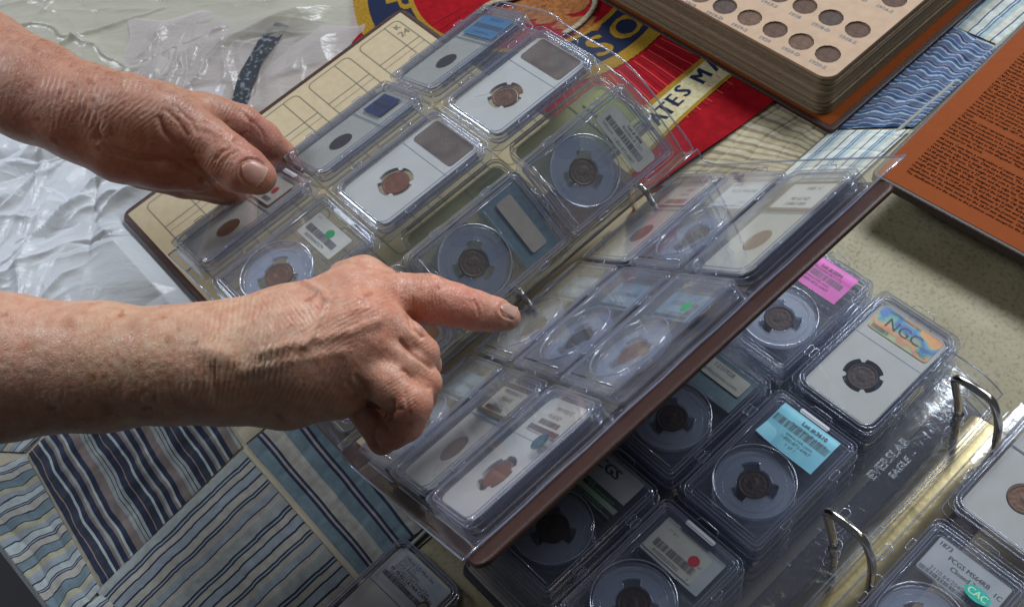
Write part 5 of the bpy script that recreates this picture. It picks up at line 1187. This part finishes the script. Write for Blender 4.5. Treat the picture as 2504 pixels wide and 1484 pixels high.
prL.append((.30, caps([J(390, 396, 10.8, 60), J(480, 428, 9.4, 50), J(560, 455, 8.0, 38), J(620, 490, 6.4, 30)], .3)))             # ring finger
prL.append((.12, caps([J(350, 408, 10.2, 56), J(450, 445, 8.8, 40), J(530, 470, 7.4, 28), J(560, 482, 6.6, 23)], .3)))
featsL = [
 (ell(620, 422, 35, 31, .565, 60, 300), 4, -.06), (ell(620, 422, 43, 38, .565, 70, 290), 6, .045),
 ([(560, 352), (520, 330), (480, 318)], 9, -.05), ([(572, 343), (600, 356)], 6, -.15), ([(390, 290), (400, 320), (430, 350), (470, 375)], 7, -.13), ([(235, 330), (270, 365), (330, 385), (420, 392), (470, 400)], 8, -.16),
 ([(225, 250), (240, 300), (235, 340)], 8, -.08), ([(410, 275), (440, 300), (455, 330)], 5, -.06), ([(430, 262), (470, 300), (480, 330)], 5, -.05), ([(530, 392), (545, 372), (562, 362)], 6, -.08), ([(545, 400), (560, 380), (580, 370)], 5, -.05),
 ([(590, 270), (612, 300), (606, 325), (580, 340)], 6, -.09), ([(620, 300), (640, 320), (645, 345)], 4, -.05), ([(500, 300), (540, 315), (560, 335)], 5, -.05), ([(640, 300), (628, 285)], 20, .06),
 ([(420, 430), (470, 445), (520, 470)], 5, -.06), ([(440, 405), (500, 435), (530, 470)], 5, -.07)]
ripL = [(450, 320, 90, 70, 30, 32, 10, .035), (530, 365, 60, 60, 30, 30, 9, .035), (250, 250, 110, 110, 0, 20, 14, .030), (330, 300, 90, 90, 0, 50, 12, .030), (580, 290, 60, 40, 0, 30, 9, .03), (180, 230, 80, 120, 0, 12, 13, .03), (620, 400, 50, 30, 30, 35, 8, .018), (660, 330, 40, 40, 0, 35, 9, .025), (90, 200, 120, 110, 0, 20, 14, .012)]
skl = (.45, .245, .165)
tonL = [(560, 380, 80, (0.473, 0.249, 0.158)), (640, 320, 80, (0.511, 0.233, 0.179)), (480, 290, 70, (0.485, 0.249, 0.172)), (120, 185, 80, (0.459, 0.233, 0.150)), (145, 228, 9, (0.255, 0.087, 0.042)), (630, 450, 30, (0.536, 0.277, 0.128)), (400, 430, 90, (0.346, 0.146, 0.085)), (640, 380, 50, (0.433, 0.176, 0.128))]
lh = limb('left_arm_and_hand', prL, featsL, ripL, tonL, skl, PERS, 'left forearm and hand, thumb on top of a coin case, fingers under the page')
# fingernails laid on the fingertips
def nail_on(body, c, axis, length, width, zlift, label=None, nu=18, nv=12):
    """c: picture point of the nail centre, axis: picture direction towards the tip"""
    dep = bpy.context.evaluated_depsgraph_get()
    me = body.data; from mathutils.bvhtree import BVHTree
    vs = [v.co.copy() for v in me.vertices]; bvh = NAILBVH.setdefault(body.name, BVHTree.FromPolygons(vs, [tuple(p.vertices) for p in me.polygons]))
    ax = np.array(axis, float); ax /= np.linalg.norm(ax); pr_ = np.array([-ax[1], ax[0]]); g = G(); gt = G(); v = []; uvq = []
    for j in range(nv+1):
        for i in range(nu+1):
            u = -1+2*i/nu; w = -1+2*j/nv                         # u along the finger, w across
            ww = w*(1-.42*max(0, -u)**3); uu = u*(1-.30*w*w) if u < 0 else u*(1-.20*w*w)
            px, py = c[0]+ax[0]*uu*length/2+pr_[0]*ww*width/2, c[1]+ax[1]*uu*length/2+pr_[1]*ww*width/2
            r = ray(px, py); hit = bvh.ray_cast(Vector(CAM), Vector(r).normalized()); p = hit[0]; n = hit[1]
            if p is None: p = Vector(onplane(px, py, V(*v[-1][4:7]), FWD)); n = Vector(-FWD)
            v.append((u, w, uu, ww, *p))
    A = np.array(v); core = (np.abs(A[:, 0]) < .85) & (np.abs(A[:, 1]) < .8); B = lambda q: np.c_[np.ones(len(q)), q[:, 2], q[:, 3], q[:, 2]**2, q[:, 2]*q[:, 3], q[:, 3]**2]
    cf, *_ = np.linalg.lstsq(B(A[core]), A[core][:, 4:7], rcond=None); X = B(A)@cf
    X = X+(-FWD)[None]*(zlift*(1-.9*np.abs(A[:, 1])**5)*np.clip((A[:, 0]+1.0)*4, -.4, 1))[:, None]; v = list(X)
    m_ = nu+1
    for j in range(nv):
        for i in range(nu): uvq.append((j*m_+i, j*m_+i+1, (j+1)*m_+i+1, (j+1)*m_+i))
    g.add(v, uvq); cut = int(nu*.92)
    g.m = [1 if (k % nu) >= nu-1 else 0 for k in range(len(uvq))]
    o = part('fingernail', g, [NAIL, NAILW], body, True); s = o.modifiers.new('t', 'SOLIDIFY'); s.thickness = .05; s.offset = 1
    return o
NAILBVH = {}
nail_on(lh, (620, 422), (.82, .52), 62, 54, .045)
nail_on(rh, (1245, 759), (1, .40), 44, 30, .04)
# fine arm hairs along the top of the left forearm
HAIR = pmat('arm_hair', (.05, .035, .03), .5); g = G(); rnd = random.Random(4)
from mathutils.bvhtree import BVHTree
bvh = NAILBVH[lh.name]
for k in range(170):
    px = rnd.uniform(0, 470); base = np.interp(px, [0, 167, 336, 410, 470], [52, 125, 172, 216, 236])
    py = base+rnd.uniform(3, 46)
    hit = bvh.ray_cast(Vector(CAM), Vector(ray(px, py)).normalized())
    if hit[0] is None: continue
    p = V(*hit[0]); n = V(*hit[1]); d_ = RGT*rnd.uniform(.5, 1.0)+UPV*rnd.uniform(-.4, .5)+n*.28; d_ /= np.linalg.norm(d_); L_ = rnd.uniform(.3, .8)
    sweep([p, p+d_*L_*.5+n*.05, p+d_*L_+V(0, 0, -.12)], [.007, .005, .002], closed=False, n=3, g=g)
o = part('arm_hair', g, HAIR, lh); o['kind'] = 'stuff'
# a loose hair over a coin of the arched page
o_, ax_ = fL(1, 2); nx_ = np.cross(ax_, dA)
P_ = smooth_path([o_+ax_*a+dA*d_+nx_*.56 for a, d_ in ((-1.2, -1.6), (-.5, -.7), (.1, .5), (.9, .5), (1.5, -.1))], 3)
tag(part('hair_strand', sweep(P_, .014, closed=False, n=4), pmat('grey_hair', (.6, .6, .62), .4), None), 'single pale hair lying across a coin on the arched page', 'hair')
bpy.context.view_layer.update()
